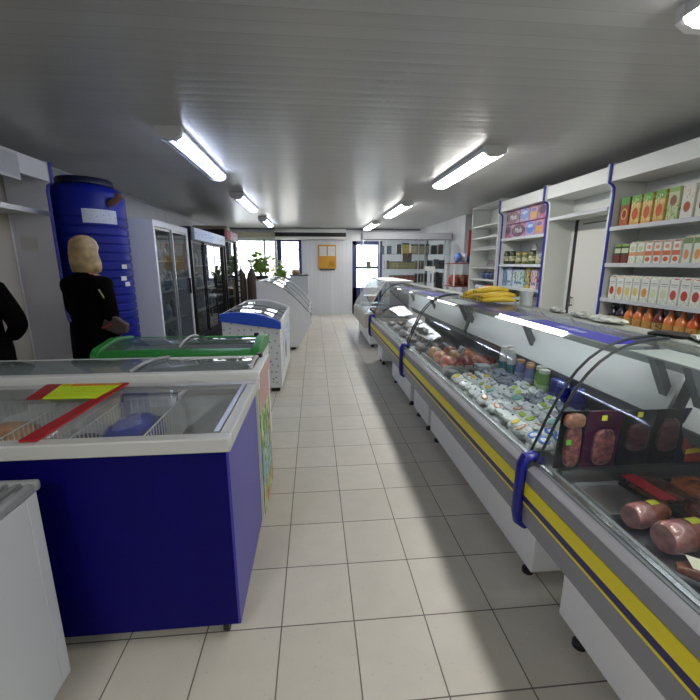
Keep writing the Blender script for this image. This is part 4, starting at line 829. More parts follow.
for i, (x, y, s) in enumerate([(1.15, 3.2, 1.15), (1.15, 3.40, 1.1), (1.29, 3.19, 1.15), (1.29, 3.40, 1.15), (1.43, 3.2, 1.1), (1.43, 3.4, 1.1), (1.54, 3.3, .9), (1.16, 3.6, 1.1), (1.31, 3.61, 1.1), (1.46, 3.6, 1.0)]):
    r = T('smoked_chicken', ('smoked chicken', 'orange smoked chicken', 'dark red smoked chicken', 'golden smoked chicken')[i % 4] + ' in the tray near the blue bumper cap of the third counter', 'smoked chicken', (x, y, .633), ('plain', 'orange', 'dark red', 'golden')[i % 4] + ' smoked chickens')
    MB().blob((x, y, .633 + .055 * s), (.062 * s, .08 * s, .055 * s), 0, 16, 10, .95, .04).build('body', cm[i % 4], r, smooth=True)
    for q in (-1, 1): MB().tube([(x + q * .045 * s, y - .03 * s, .70), (x + q * .055 * s, y - .07 * s, .69), (x + q * .03 * s, y - .10 * s, .695)], [.026 * s, .022 * s, .01], 8).build('leg', cm[i % 4], r)
def price_card(x, y, lb, g, z=.70, rz=0):
    r = T('price_card', lb, 'price card', (x, y, z), g); MB().prism([(x - .005, z), (x, z), (x + .03, z + .07), (x + .025, z + .07)], 'y', y - .06, y + .06).build('card', mat('card_white', '#d9d9d6', .6), r)
    MB().box(x, x + .05, y - .03, y + .03, z - .003, z).build('clip', CLEAR, r)
    for k in range(3): MB().prism([(x - .0062 + .007 * (k + 1), z + .017 * (k + 1)), (x - .0056 + .007 * (k + 1), z + .017 * (k + 1)), (x - .002 + .007 * (k + 1), z + .017 * (k + 1) + .008), (x - .0026 + .007 * (k + 1), z + .017 * (k + 1) + .008)], 'y', y - .045, y + .03 - .02 * k).build('print_line', DGREY, r)
    return r
price_card(1.30, 3.33, 'white price card among the smoked chickens', 'price cards in the second counter', .738)
for k in range(5): price_card(1.20 + .0 * k, 4.0 + k * .22, 'white price card standing in the third counter behind the blue cap', 'price cards in the third counter', .66)
for i in range(14):
    x, y = 1.16 + .15 * (i % 3), 4.1 + .42 * (i // 3)
    o = MB().blob((x, y, .655), (.06, .12, .033), 0, 14, 8, .7, .05).build('wrapped_food', mat('wrap_%d' % (i % 3), ('#9a8a86', '#8d6a5c', '#a6a9ac')[i % 3], .3, noise=.3, nscale=25), smooth=True)
    tag(o, ('greyish', 'brown', 'silvery')[i % 3] + ' wrapped food on the deck of the third counter', 'packed food', ('greyish', 'brown', 'silvery')[i % 3] + ' food in the third counter')

# ---------------------------------------------------------------- on top of the counters
BAN = mat('banana_yellow', '#d2b430', .4, noise=.15, nscale=12); BANT = mat('banana_tip', '#5a4a22', .6)
def banana(p0, p1, sag, lb):
    r = T('banana', lb, 'banana', p0, 'bananas on the counter top'); p0, p1 = Vector(p0), Vector(p1); side = (p1 - p0).cross(Vector((0, 0, 1))).normalized()
    pts = [p0.lerp(p1, t) + Vector((0, 0, sag * 4 * t * (1 - t))) + side * .0 for t in [i / 8 for i in range(9)]]
    MB().tube(pts, [.010, .018, .022, .024, .0245, .024, .022, .017, .008], 10).build('peel', BAN, r); MB().tube([pts[-1], pts[-1] + (pts[-1] - pts[-2]).normalized() * .02], [.007, .006], 8).build('stem', BANT, r); MB().tube([pts[0] - (pts[1] - pts[0]).normalized() * .006, pts[0]], [.005, .008], 8).build('tip', BANT, r)
bz = 1.243
for bx, by, cnt, xl_, lay in ((1.28, 2.84, 3, .24, 0), (1.29, 2.86, 2, .24, 1), (1.27, 2.93, 2, .23, 2), (1.26, 3.10, 3, .21, 0), (1.27, 3.13, 2, .20, 1)):
    for k in range(cnt):
        y = by + k * .058; z = bz + .022 + lay * .036
        banana((bx, y + .05, z - (.010 if lay else 0)), (bx + xl_, y - .01, z + .004), .012, ('top' if lay == 2 or (by > 3.05 and lay == 1) else 'middle' if lay == 1 else 'bottom') + ' layer yellow banana of the ' + ('nearer taller' if by < 3.05 else 'farther flatter') + ' bunch on the counter')
r = T('plastic_tub', 'clear plastic tub just behind the bananas', 'tub', (1.57, 2.78, 1.236)); MB().lathe([(.04, 0), (.05, .10), (.052, .105), (.048, .1)], (1.57, 2.78, 1.236), 16).build('tub_wall', mat('tub_clear', '#b9c0c2', .3), r); MB().lathe([(.054, .105), (.054, .112), (.01, .114)], (1.57, 2.78, 1.236), 16).build('lid', CLW, r)
for i, (x, y, w, l, lb) in enumerate([(1.545, 1.92, .05, .12, 'clear crumpled bag on the counter top below the dark bottles'), (1.54, 1.30, .05, .12, 'whitish crumpled bag on the counter top at the frame edge'), (1.55, 2.36, .035, .06, 'small whitish crumpled wrapper on the counter top'), (1.545, 2.12, .04, .07, 'pale crumpled bag on the counter top below the orange juice bottles')]):
    o = MB().blob((x, y, 1.236 + .016), (w, l, .018), 0, 20, 8, .9, .16).build('plastic_bag', mat('bag_clear', '#a9ada6', .25, noise=.3, nscale=30, bump=.9), smooth=True); tag(o, lb, 'bag')
o = MB().tube([(1.42, 1.52, 1.250), (1.45, 1.50, 1.254), (1.52, 1.46, 1.248), (1.58, 1.40, 1.244)], [.006, .014, .016, .006], 8).build('black_cable_tie', BLACK); o.name = 'black_strap'; tag(o, 'black strap lying across the joint of the two nearest counters', 'strap')
r = T('side_table', 'white side table behind the third counter under the weighing scale', 'table', (2.0, 6.2, 0))
MB().box(1.88, 2.32, 5.85, 6.5, .93, .96).build('table_top', WHITE, r)
for x in (1.91, 2.29):
    for y in (5.88, 6.47): box(x - .02, x + .02, y - .02, y + .02, 0, .93).build('leg', ALU, r)
r = T('weighing_scale', 'weighing scale with white pole display behind the third counter', 'scale', (2.05, 6.15, .961))
MB().box(1.90, 2.22, 5.95, 6.27, .975, 1.03).build('scale_base', mat('scale_grey', '#43464b', .4), r, .01); MB().box(1.89, 2.23, 5.94, 6.28, 1.035, 1.048).build('pan', STEEL, r)
for x in (1.93, 2.19):
    for y in (5.98, 6.24): MB().lathe([(.014, .961), (.014, .975)], (x, y, 0), 10).build('foot', BLACK, r)
MB().tube([(1.93, 6.31, .965), (1.93, 6.31, 1.46)], .016, 10).build('pole', WHITE, r); MB().box(1.79, 1.96, 6.29, 6.33, 1.43, 1.50).build('display', PVCW, r, .006)
MB().prism([(1.97, 1.05), (2.10, 1.05), (2.06, 1.30), (1.99, 1.42), (1.95, 1.40)], 'y', 6.24, 6.30).build('keypad', BLACK, r)

# ---------------------------------------------------------------- wall shelving behind the counters
SX, SB = 2.83, 3.13
def divider(y, r, blue=True):
    prof = [(SB, 0), (SX, 0), (SX, 2.18), (SX - .005, 2.24), (SX - .03, 2.27), (SX - .06, 2.28), (SX - .06, 2.45), (SB, 2.45)]
    MB().prism(prof, 'y', y - .014, y + .014).build('side_panel', SHELFW, r)
    if blue: MB().tube([(p[0] - .006, y, p[1]) for p in prof[1:-1]], .0145, 8).build('edge_trim', TRIMB, r)
def unit(label, y0, y1, shelves, blue0=True, blue1=True):
    r = T('wall_shelving', label, 'shelving', (3.0, (y0 + y1) / 2, 0), None)
    divider(y0 + .016, r, blue0); divider(y1 - .016, r, blue1)
    MB().box(SB, SB + .02, y0, y1, 0, 2.45).build('back_panel', SHELFW, r)
    MB().prism([(SX - .055, 2.29), (SX - .055, 2.43), (SX - .04, 2.43), (SX - .04, 2.30), (SB, 2.30), (SB, 2.29)], 'y', y0 + .031, y1 - .031).build('fascia', mat('fascia_white', '#e2e4e2', .45), r)
    for z in shelves:
        s = MB().box(SX, SB, y0 + .031, y1 - .031, z - .025, z).build('shelf', SHELFW, r); MB().box(SX - .012, SX, y0 + .031, y1 - .031, z - .032, z + .004).build('price_rail', mat('rail_pale', '#b9bcc0', .35), s)
    return r
unit('white shelving of juice cartons and bottles with blue edge trim', 1.9, 3.66, (1.88, 1.545, 1.215, .93), False, True)
rB = unit('white shelving with closed panel between juices and purple packs', 3.665, 4.69, (2.075,), False, False)
MB().box(SB - .006, SB - .001, 3.74, 4.535, .1, 2.03).build('closed_panel', mat('panel_offwhite', '#d3d3cd', .45), rB)
MB().box(SB - .003, SB - .0004, 4.536, 4.60, .1, 2.05).build('gap_strip', mat('gap_dark', '#2c2c2e', .6), rB)
MB().box(SB - .009, SB - .0065, 3.9, 4.45, 1.985, 2.0).build('panel_slot', mat('slot_grey', '#6a6b6a', .5), rB)
MB().tube([(SB - .045, 4.48, 1.03), (SB - .045, 4.48, 1.16)], .010, 8).tube([(SB - .006, 4.48, 1.05), (SB - .045, 4.48, 1.05)], .008, 8).tube([(SB - .006, 4.48, 1.14), (SB - .045, 4.48, 1.14)], .008, 8).build('handle', mat('handle_bronze', '#6a665e', .4, .5), rB)
unit('white shelving of purple paper packs, jars and household goods with blue trim', 4.695, 5.87, (1.905, 1.535, 1.215, .88), True, True)
# juices
def juice(name, w, d, h, m, cap=None, gable=0): return carton(name, 'juice', w, d, h, m, cap, gable)
uj = {}
pA = juice('juice_carton', .10, .075, .255, printed('juice_orange', '#c2944e', [('n', .1, .72, .47, 5, '#cdb673'), ('e', .5, .38, .32, .2, '#b5562a'), ('r', 0, 1, .74, 1, '#5f9a3a'), ('n', .62, .9, .56, 10, '#cfd6a4')]))
pA2 = juice('juice_carton', .10, .075, .255, printed('juice_red', '#8a4a2c', [('e', .5, .42, .34, .2, '#c9a05a'), ('e', .5, .42, .24, .14, '#8a2f22'), ('r', 0, 1, .74, 1, '#4f8a34'), ('n', .0, .25, .5, 9, '#b8622e')]))
pA3 = juice('juice_carton', .10, .075, .255, printed('juice_pale', '#b8bf94', [('e', .5, .6, .3, .16, '#8a5a44'), ('n', .0, .5, .55, 8, '#7f9a54'), ('r', 0, 1, .86, 1, '#8aa85c')]))
pA4 = juice('juice_carton', .10, .075, .255, printed('juice_white', '#cfcfc4', [('e', .5, .35, .28, .15, '#a8562f'), ('n', .6, .95, .6, 8, '#b98a72')]))
seq = [('red', pA2, 'dark red and green tall juice carton at the inner end of the top shelf'), ('o', pA, 'orange and green tall juice carton on the top shelf'), ('o', pA, 'orange and green tall juice carton on the top shelf'), ('o', pA, 'orange and green tall juice carton on the top shelf'),
       ('p', pA3, 'pale green tall juice carton beside the orange ones on the top shelf'), ('w', pA4, 'whitish tall juice carton at the frame edge on the top shelf'), ('w', pA4, 'whitish tall juice carton at the frame edge on the top shelf')]
for i, (k, p, lb) in enumerate(seq): place(p, uj, k, (2.90, 3.53 - i * .125, 1.881), (0, 0, random.uniform(-.05, .05)), lb, {'o': 'orange juice cartons on the top shelf', 'w': 'whitish juice cartons on the top shelf'}.get(k))
dk = juice('berry_carton', .078, .06, .17, printed('berry_print', '#3f4a34', [('r', 0, 1, .55, .8, '#b9c4a4'), ('n', 0, .45, .45, 7, '#7a2f34'), ('r', 0, 1, .9, 1, '#86a85a')]))
wg = juice('small_juice', .07, .06, .17, printed('smallg_print', '#cdd2c8', [('r', 0, 1, .38, .58, '#c98a62'), ('e', .5, .75, .3, .12, '#a9bf86'), ('n', .0, .3, .56, 9, '#8fae72')]), CAPM, .02)
wo = juice('small_juice', .07, .06, .17, printed('smallo_print', '#d0d0c8', [('r', 0, 1, .38, .60, '#c4653a'), ('e', .5, .2, .34, .12, '#b85a36'), ('e', .5, .8, .28, .1, '#c98a72')]), CAPM, .02)
gg = juice('small_juice', .07, .06, .19, printed('smallh_print', '#c6cdbe', [('e', .5, .35, .3, .2, '#c98a62'), ('r', 0, 1, .78, 1, '#6f8a5a')]), CAPM, .02)
for i in range(11):
    k = 'd' if i < 2 else 'g' if i < 4 else 'o' if i < 8 else 'h'
    place({'d': dk, 'g': wg, 'o': wo, 'h': gg}[k], uj, 'r2' + k, (2.89, 3.54 - i * .088, 1.546), (0, 0, random.uniform(-.06, .06)), {'d': 'dark berry juice carton on the second shelf at the blue trim', 'g': 'small white and green juice carton on the second shelf', 'o': 'small white juice carton with orange band on the second shelf', 'h': 'white juice carton with dark green top on the second shelf at the frame edge'}[k], {'d': 'berry juice cartons', 'g': 'white and green juice cartons', 'o': 'orange band juice cartons', 'h': 'green top juice cartons'}[k])
def nect(nm, c): return juice('nectar_carton', .082, .065, .195, printed('nectar_' + nm, '#cfd1cc', [('e', .5, .40, .34, .20, c), ('r', .15, .85, .80, .84, '#8a9088'), ('r', .2, .8, .72, .75, '#9aa098'), ('n', 0, .18, .55, 9, '#a9b59a')]), CAPM, .025)
NV = [('red', '#a8362a'), ('orange', '#c98a42'), ('yellow', '#cdb76a'), ('pale green', '#b9c4a4'), ('tomato', '#a84a44')]
np_ = {n: nect(n.replace(' ', '_'), c) for n, c in NV}
for i, k in enumerate(['red', 'orange', 'yellow', 'yellow', 'orange', 'pale green', 'pale green', 'tomato', 'tomato', 'tomato']):
    place(np_[k], uj, 'r3' + k, (2.89, 3.54 - i * .094, 1.216), (0, 0, random.uniform(-.05, .05)), 'white nectar carton with %s fruit oval on the third shelf' % k, None if k == 'red' else k + ' nectar cartons on the third shelf')
def juice_bottle(nm, c, cc): 
    return bottle_proto('juice_bottle', .245, .047, mat('juice_liquid_' + nm, c, .2, noise=.2, nscale=12, coat=.5), mat('jcap_' + nm, cc, .4), printed('jlabel_' + nm, '#b9935a', [('n', 0, 1, .5, 6, c), ('n', 0, 1, .55, 9, '#8f9a54')], (1, 2)))
JB = {'dark': juice_bottle('dark', '#25202a', '#23222c'), 'orange': juice_bottle('orange', '#c4703a', '#b3502e'), 'cherry': juice_bottle('cherry', '#6f2f2a', '#7a2a26'), 'carrot': juice_bottle('carrot', '#b8501f', '#a8341f')}
for i, k in enumerate(['dark', 'dark', 'orange', 'orange', 'orange', 'cherry', 'orange', 'orange', 'carrot', 'dark', 'dark']):
    place(JB[k], uj, 'r4' + k, (2.90, 3.53 - i * .104, .931), (0, 0, 0), {'dark': 'dark bottle on the bottom juice shelf', 'orange': 'orange juice bottle on the bottom juice shelf', 'cherry': 'dark cherry juice bottle between orange bottles on the bottom shelf', 'carrot': 'big deep orange carrot juice bottle on the bottom shelf near the frame edge'}[k], {'dark': 'dark bottles on the bottom juice shelf', 'orange': 'orange juice bottles'}.get(k))
# purple paper packs: two rows
WT = mat('text_white', '#dcdce4', .5)
MG = printed('paper_magenta', '#a4668c', [('n', .0, 1, .5, 5, '#b78aa8'), ('e', .5, .5, .49, .44, '#4f0a32')], (1, 2), .35)
BLP = printed('paper_blue', '#9a86b4', [('e', .5, .55, .42, .38, '#3f68b0'), ('e', .5, .68, .3, .12, '#a9bbd8')], (1, 2), .35)
PKP = printed('paper_pink', '#b4808f', [('e', .5, .4, .4, .3, '#b8883c'), ('e', .5, .72, .3, .12, '#4f4c98')], (1, 2), .35)
PUR = printed('paper_purple', '#a0789c', [('e', .5, .6, .4, .3, '#3c0a3a'), ('n', .0, .35, .5, 6, '#a83a5e')], (1, 2), .35)
def roll_pack(y, w, z, h, m, nm, lb, text=False):
    r = T('paper_pack', lb, 'paper pack', (2.95, y, z)); MB().box(2.86, 3.08, y - w / 2 + .003, y + w / 2 - .003, z + .001, z + h - .002).build('film_wrap', m, r, .012)
    if text: lettering('Mola', h * .5, (2.858, y, z + h * .5), (PI / 2, 0, -PI / 2), WT, r, 'lettering', .25)
rows = [(1.906, [(.33, MG, 'big magenta oval', 1), (.26, BLP, 'blue', 0), (.22, PKP, 'pink and gold', 0), (.27, PUR, 'dark purple', 0)], 'upper'), (1.906, [], '')]
yy = 5.80
for w, m, nm, t in ((.38, MG, 'magenta oval', True), (.24, BLP, 'blue', False), (.20, PKP, 'pink and gold', False), (.20, PUR, 'purple', False)):
    roll_pack(yy - w / 2, w, 2.097, .187, m, nm, nm + ' toilet paper pack in the upper row of the purple packs', t); yy -= w
yy = 5.82
for w, m, nm, t in ((.19, PUR, 'purple', False), (.38, MG, 'magenta oval', True), (.23, BLP, 'blue', False), (.20, PKP, 'pink and gold', False)):
    roll_pack(yy - w / 2, w, 1.906, .19, m, nm, nm + ' toilet paper pack in the lower row of the purple packs', t); yy -= w
# jars
def jar(nm, h, rad, c, capc):
    r = T('food_jar', 'jar', 'jar', (0, 0, 0)); MB().lathe([(rad * .9, 0), (rad, .008), (rad, h * .8), (rad * .85, h * .88)], (0, 0, 0), 14).build('jar_body', mat('jar_' + nm, c, .25, noise=.4, nscale=40), r)
    MB().lathe([(rad * .88, h * .88), (rad * .88, h), (.005, h + .001)], (0, 0, 0), 14).build('lid', mat('jarlid_' + nm, capc, .35), r)
    MB().lathe([(rad * 1.01, h * .25), (rad * 1.015, h * .26), (rad * 1.015, h * .6), (rad * 1.01, h * .61)], (0, 0, 0), 14).build('label_band', mat('jarlab_' + nm, '#a9a88a', .5, noise=.5, nscale=30), r); return r
J = {'dark green': jar('dg', .19, .042, '#3c4030', '#2c2f28'), 'brown': jar('br', .17, .042, '#6a4a30', '#8a7a4a'), 'olive': jar('ol', .15, .042, '#6a6b44', '#b3a45a'), 'black topped': jar('bt', .18, .045, '#4a5238', '#1c1c1c'), 'pale': jar('pa', .11, .045, '#9a9c84', '#b9b9a4')}
ujr = {}
for i, k in enumerate(['dark green', 'brown', 'dark green', 'brown', 'olive', 'brown', 'olive', 'olive', 'black topped', 'pale', 'pale', 'pale']):
    place(J[k], ujr, k, (2.90 + .05 * (i % 2), 5.78 - i * .088, 1.536), (0, 0, 0), k + ' jar on the shelf under the purple paper packs', k + ' jars under the paper packs')
r = T('round_clock', 'small white round dial standing among the jars', 'clock', (3.0, 5.3, 1.70)); w = MB().lathe([(.01, 0), (.05, 0), (.052, .01), (.05, .02), (.01, .02)], (0, 0, 0), 20)
bmesh.ops.rotate(w.b, verts=w.b.verts, cent=(0, 0, 0), matrix=Matrix.Rotation(PI / 2, 3, 'Y')); bmesh.ops.translate(w.b, verts=w.b.verts, vec=(3.04, 5.30, 1.76)); w.build('dial', WHITE, r); MB().box(3.035, 3.065, 5.285, 5.315, 1.536, 1.72).build('stand', WHITE, r)
hh = [('water_bottle', 5.77, .11, .26, '#6f93b8', 'blue detergent pack at the inner end of the household shelf'), ('household_box', 5.62, .13, .27, '#a9bcc8', 'white and blue household box beside the blue detergent pack'), ('household_box', 5.36, .30, .25, '#aebcc4', 'large printed household box in the middle of the household shelf'),
      ('household_box', 5.12, .10, .27, '#b3a64a', 'yellow and dark household box on the household shelf'), ('household_box', 4.96, .14, .26, '#c3b0b8', 'pink and white household box next to the blue trim')]
for i, (nm, y, w_, h, c, lb) in enumerate(hh):
    r = T(nm.replace('water_bottle', 'detergent_pack'), lb, 'household box', (2.95, y, 1.216)); MB().box(2.88, 3.04, y - w_ / 2, y + w_ / 2, 1.2165, 1.216 + h).build('box_body', printed('house_%d' % i, c, [('n', .15, .85, .52, 6, ('#4a6ca8', '#cfd4d8', '#5a8a5a', '#3a3434', '#8a3a5a')[i]), ('n', .1, .9, .6, 10, '#cdd2d4')], (1, 2)), r, .004)
    MB().box(2.879, 2.8805, y - w_ * .35, y + w_ * .35, 1.216 + h * .2, 1.216 + h * .32).build('label_strip', mat('label_slate', '#5f6f9a', .5), r)
for i in range(6):
    o = MB().box(2.88, 3.02, 5.70 - i * .15, 5.81 - i * .15, .881, .881 + (.2, .16, .22)[i % 3]).build('carton_pack', printed('low_%d' % (i % 3), ('#b9bfc4', '#a9b0b8', '#c3c6c8')[i % 3], [('n', .2, .8, .58, 5, '#7f8a96')], (1, 2)), bevel=.004); tag(o, 'pale carton on the lowest household shelf partly hidden by the bananas', 'carton', 'pale cartons on the lowest shelf')
# narrow shelf column with little fences
r = T('narrow_shelving', 'narrow white shelving with small scalloped rails beside the purple packs', 'shelving', (3.0, 6.45, 0))
n0, n1 = 5.93, 6.96
for y in (n0, n1 - .02): MB().box(2.80, SB, y, y + .02, 0, 2.50).build('side_panel', SHELFW, r)
MB().box(SB, SB + .02, n0, n1, 0, 2.5).build('back_panel', SHELFW, r); MB().box(2.80, SB, n0 + .02, n1 - .02, 2.46, 2.48).build('top_panel', SHELFW, r); MB().box(2.795, 2.80, n0, n1, 2.455, 2.485).build('front_rail', mat('brown_rail', '#8a8684', .5), r)
NZ = (2.17, 1.98, 1.79, 1.49, 1.285, 1.09)
for z in NZ:
    s = MB().box(2.82, SB, n0 + .02, n1 - .02, z - .02, z).build('shelf', SHELFW, r); b = MB()
    if z in (1.79, 1.49):
        for k in range(13): b.box(2.815, 2.82, n0 + .04 + k * .075, n0 + .085 + k * .075, z, z + .03)
        b.box(2.815, 2.82, n0 + .02, n1 - .02, z - .01, z + .012).build('scalloped_rail', mat('rail_grey', '#a9a9ac', .4), s)
    else: b.b.free()
for i in range(5):
    o = MB().prism([(2.88, 1.491), (3.0, 1.491), (3.0, 1.60), (2.93, 1.60)], 'y', 6.12 + i * .075, 6.18 + i * .075).build('dark_box', mat('plum_box', '#33203a', .4), bevel=.004); tag(o, 'dark plum box leaning on the scalloped shelf', 'box', 'plum boxes on the scalloped shelf')
for i in range(4):
    o = MB().blob((2.95, 6.10 + i * .17, 1.35), (.06, .075, .06), 0, 14, 8, .8, .05).build('blue_pack', mat('pack_navyblue', '#2c4070', .35, noise=.4, nscale=20), smooth=True); tag(o, 'navy blue pack on the low shelf of the narrow column', 'pack', 'navy packs on the narrow column')
for i in range(2):
    o = MB().blob((2.92, 6.15 + i * .2, 1.15), (.06, .085, .055), 0, 14, 8, .85, .05).build('red_pack', mat('pack_red', '#b02a2a', .35, noise=.3, nscale=20), smooth=True); tag(o, 'bright red pack on the bottom shelf of the narrow column behind the bananas', 'pack', 'red packs on the narrow column')
for i in range(2):
    o = MB().blob((2.92, 6.6 + i * .18, 1.14), (.06, .08, .045), 0, 14, 8, .85, .05).build('white_pack', mat('pack_wht', '#b9bcc4', .35, noise=.3, nscale=20), smooth=True); tag(o, 'white and blue pack on the bottom shelf of the narrow column', 'pack', 'white packs on the narrow column')
# little snack rack
RD = mat('rack_red', '#8a3a34', .5)
r = T('snack_rack', 'small rack with reddish shelves of snacks between narrow shelving and glass cabinet', 'rack', (2.95, 7.5, 0))
for z in (1.56, 1.13, .6): MB().box(2.62, 3.2, 7.25, 7.75, z - .02, z).build('shelf', RD, r)
MB().box(2.96, 3.18, 7.21, 7.245, 0, 1.56).build('side_panel', mat('rack_side', '#5f3a38', .5), r)
MB().box(3.2, 3.215, 7.25, 7.75, 0, 1.6).build('back_panel', WHITE, r); 
for x in (2.64, 3.18):
    for y in (7.27, 7.73): box(x - .012, x + .012, y - .012, y + .012, 0, 1.54).build('leg', WHITE, r)
o = MB().box(2.755, 2.84, 6.961, 6.975, 1.68, 2.13).build('red_poster', mat('poster_red', '#9c2f22', .5)); o.name = 'red_banner'; tag(o, 'narrow red banner fixed to the far side of the narrow white shelving', 'banner')
for i in range(4):
    o = MB().blob((2.75 + .12 * i, 7.45, 1.66), (.055, .09, .095), 0, 14, 8, .7, .05).build('snack_bag', mat('snack_%d' % (i % 2), ('#5470b0', '#b9bfcc')[i % 2], .35, noise=.5, nscale=14), smooth=True); tag(o, ('blue', 'white')[i % 2] + ' snack bag on the upper red shelf of the rack', 'snack bag', ('blue', 'white')[i % 2] + ' snack bags on the rack')
for i in range(8):
    o = MB().blob((2.70 + .13 * (i % 4), 7.38 + .2 * (i // 4), 1.235), (.055, .08, .10), 0, 14, 8, .7, .06).build('snack_bag', mat('snackr_%d' % (i % 2), ('#8a3a30', '#7a5040')[i % 2], .35, noise=.5, nscale=18), smooth=True); tag(o, ('red', 'brown')[i % 2] + ' snack bag on the lower red shelf of the rack', 'snack bag', ('red', 'brown')[i % 2] + ' snack bags on the rack')

# ---------------------------------------------------------------- glass cabinet by the back door
gy0, gy1, gxa, gxb = 9.2, 9.62, 1.13, 3.22
r = T('glass_cabinet', 'aluminium framed glass cabinet of tins and boxes near the back door', 'cabinet', (2.2, 9.4, 0))
MB().box(gxa, gxb, gy0 - .02, gy1, 2.10, 2.25).build('top_box', mat('cabinet_cap', '#c3c4cc', .45), r)
MB().box(gxa, gxb, gy0, gy1, .05, .62).build('base_cabinet', WHITE, r); MB().box(gxa + .05, gxb - .05, gy0 + .05, gy1 - .05, 0, .05).build('plinth', DGREY, r)
for x in (gxa + .012, 1.52, 1.68, 2.45, 2.60, gxb - .012): MB().box(x - .012, x + .012, gy0, gy0 + .024, .62, 2.10).build('post', ALU, r)
for x in (gxa + .012, gxb - .012): MB().box(x - .012, x + .012, gy1 - .024, gy1, .62, 2.10).build('post', ALU, r)
MB().box(gxa, gxb, gy0, gy0 + .024, 2.085, 2.099).build('header_rail', DGREY, r)
for z in (1.77, 1.425, 1.11, .80): MB().box(gxa + .03, gxb - .03, gy0 + .03, gy1 - .01, z - .008, z).build('glass_shelf', glass('shelf_glass', '#dfe9e6', 1.0, .06), r)
for a, c in ((gxa + .026, 1.506), (1.534, 1.666), (1.694, 2.436), (2.464, 2.586), (2.614, gxb - .026)): MB().box(a, c, gy0 + .008, gy0 + .013, .625, 2.08).build('pane', DARKG, r)
MB().box(2.73, 2.76, gy0 + .3, gy1 - .002, .62, 2.09).build('inner_panel', mat('inner_panel_grey', '#55585c', .5), r)
def tin(nm, w, h, c, c2): 
    q = T(nm, 'tin', 'tin', (0, 0, 0)); MB().box(-w / 2, w / 2, -.05, .05, 0, h).build('tin_body', printed('tin_' + c[1:], c, [('n', .15, .85, .55, 7, c2), ('r', 0, 1, .88, 1, '#4a4a4a')], (0, 2), .35), q, .008); MB().box(-w / 2 + .004, w / 2 - .004, -.046, .046, h, h + .006).build('lid', DGREY, q); return q
TI = {'dark': tin('tea_tin', .12, .22, '#3c3a3c', '#6a5048'), 'yellow': tin('tea_tin', .17, .25, '#b89a3e', '#d2be7a'), 'cream': tin('coffee_pack', .15, .22, '#a89a78', '#c9c0a4'), 'blue grey': tin('tea_tin', .12, .18, '#4c5a68', '#6f7f8f'), 'olive': tin('canned_food', .098, .17, '#8a7c48', '#b5ab7c'), 'red': tin('red_can', .098, .16, '#8a3c34', '#b0675a'), 'brown': tin('canned_food', .11, .19, '#5c4034', '#8a6a54'), 'black': tin('black_box', .14, .20, '#25262a', '#44474c')}
ut = {}
def trow(z, items, where):
    for x, k in items: place(TI[k], ut, k, (x, gy0 + .22, z + .001), (0, 0, 0), '%s %s in the glass cabinet, %s' % (k, 'package', where), '%s packages, %s' % (k, where))
trow(1.77, [(1.60, 'blue grey'), (1.78, 'blue grey'), (2.02, 'dark'), (2.18, 'yellow'), (2.38, 'cream'), (2.54, 'cream'), (2.68, 'cream'), (2.88, 'black'), (3.04, 'dark')], 'top glass shelf')
trow(1.425, [(1.30, 'olive'), (1.74, 'brown')] + [(1.85 + .105 * i, 'olive') for i in range(6)] + [(2.49, 'brown'), (2.62, 'brown'), (2.78, 'black'), (2.94, 'dark'), (3.08, 'black')], 'second glass shelf')
trow(1.11, [(1.85 + .105 * i, 'red') for i in range(6)] + [(2.5, 'black'), (2.66, 'black'), (2.9, 'black'), (3.06, 'dark')], 'third glass shelf')
for i, x in enumerate((2.16, 2.28)):
    place(TI['brown'], ut, 'brown', (x, gy0 + .22, 1.425 + .178), (0, 0, 0), 'brown package stacked on the olive cans in the glass cabinet', 'brown packages on the olive cans')

# ---------------------------------------------------------------- people
SKIN = mat('skin', '#b98a74', .5); COAT = mat('black_coat', '#040405', .95, spec=.1); HAIR = mat('blond_hair', '#b39a72', .5, noise=.35, nscale=14); TROU = mat('grey_trousers', '#4a4d55', .8); SHOE = mat('black_shoe', '#0d0d0f', .5); EYE = mat('eye_dark', '#1a1512', .3); LIP = mat('lips', '#9a5a52', .5)
def skin_mesh(joints, edges, root=0, sub=2):
    me = bpy.data.meshes.new('t'); me.from_pydata([j[0] for j in joints], edges, []); o = bpy.data.objects.new('t', me); COL.objects.link(o)
    sk = o.modifiers.new('s', 'SKIN'); sk.use_smooth_shade = True; o.modifiers.new('u', 'SUBSURF').levels = sub
    for i, j in enumerate(joints):
        v = me.skin_vertices[0].data[i]; rr = j[1]; v.radius = rr if isinstance(rr, tuple) else (rr, rr); v.use_root = i == root
    bpy.context.view_layer.update(); out = bpy.data.meshes.new_from_object(o.evaluated_get(bpy.context.evaluated_depsgraph_get())); bpy.data.objects.remove(o); return out
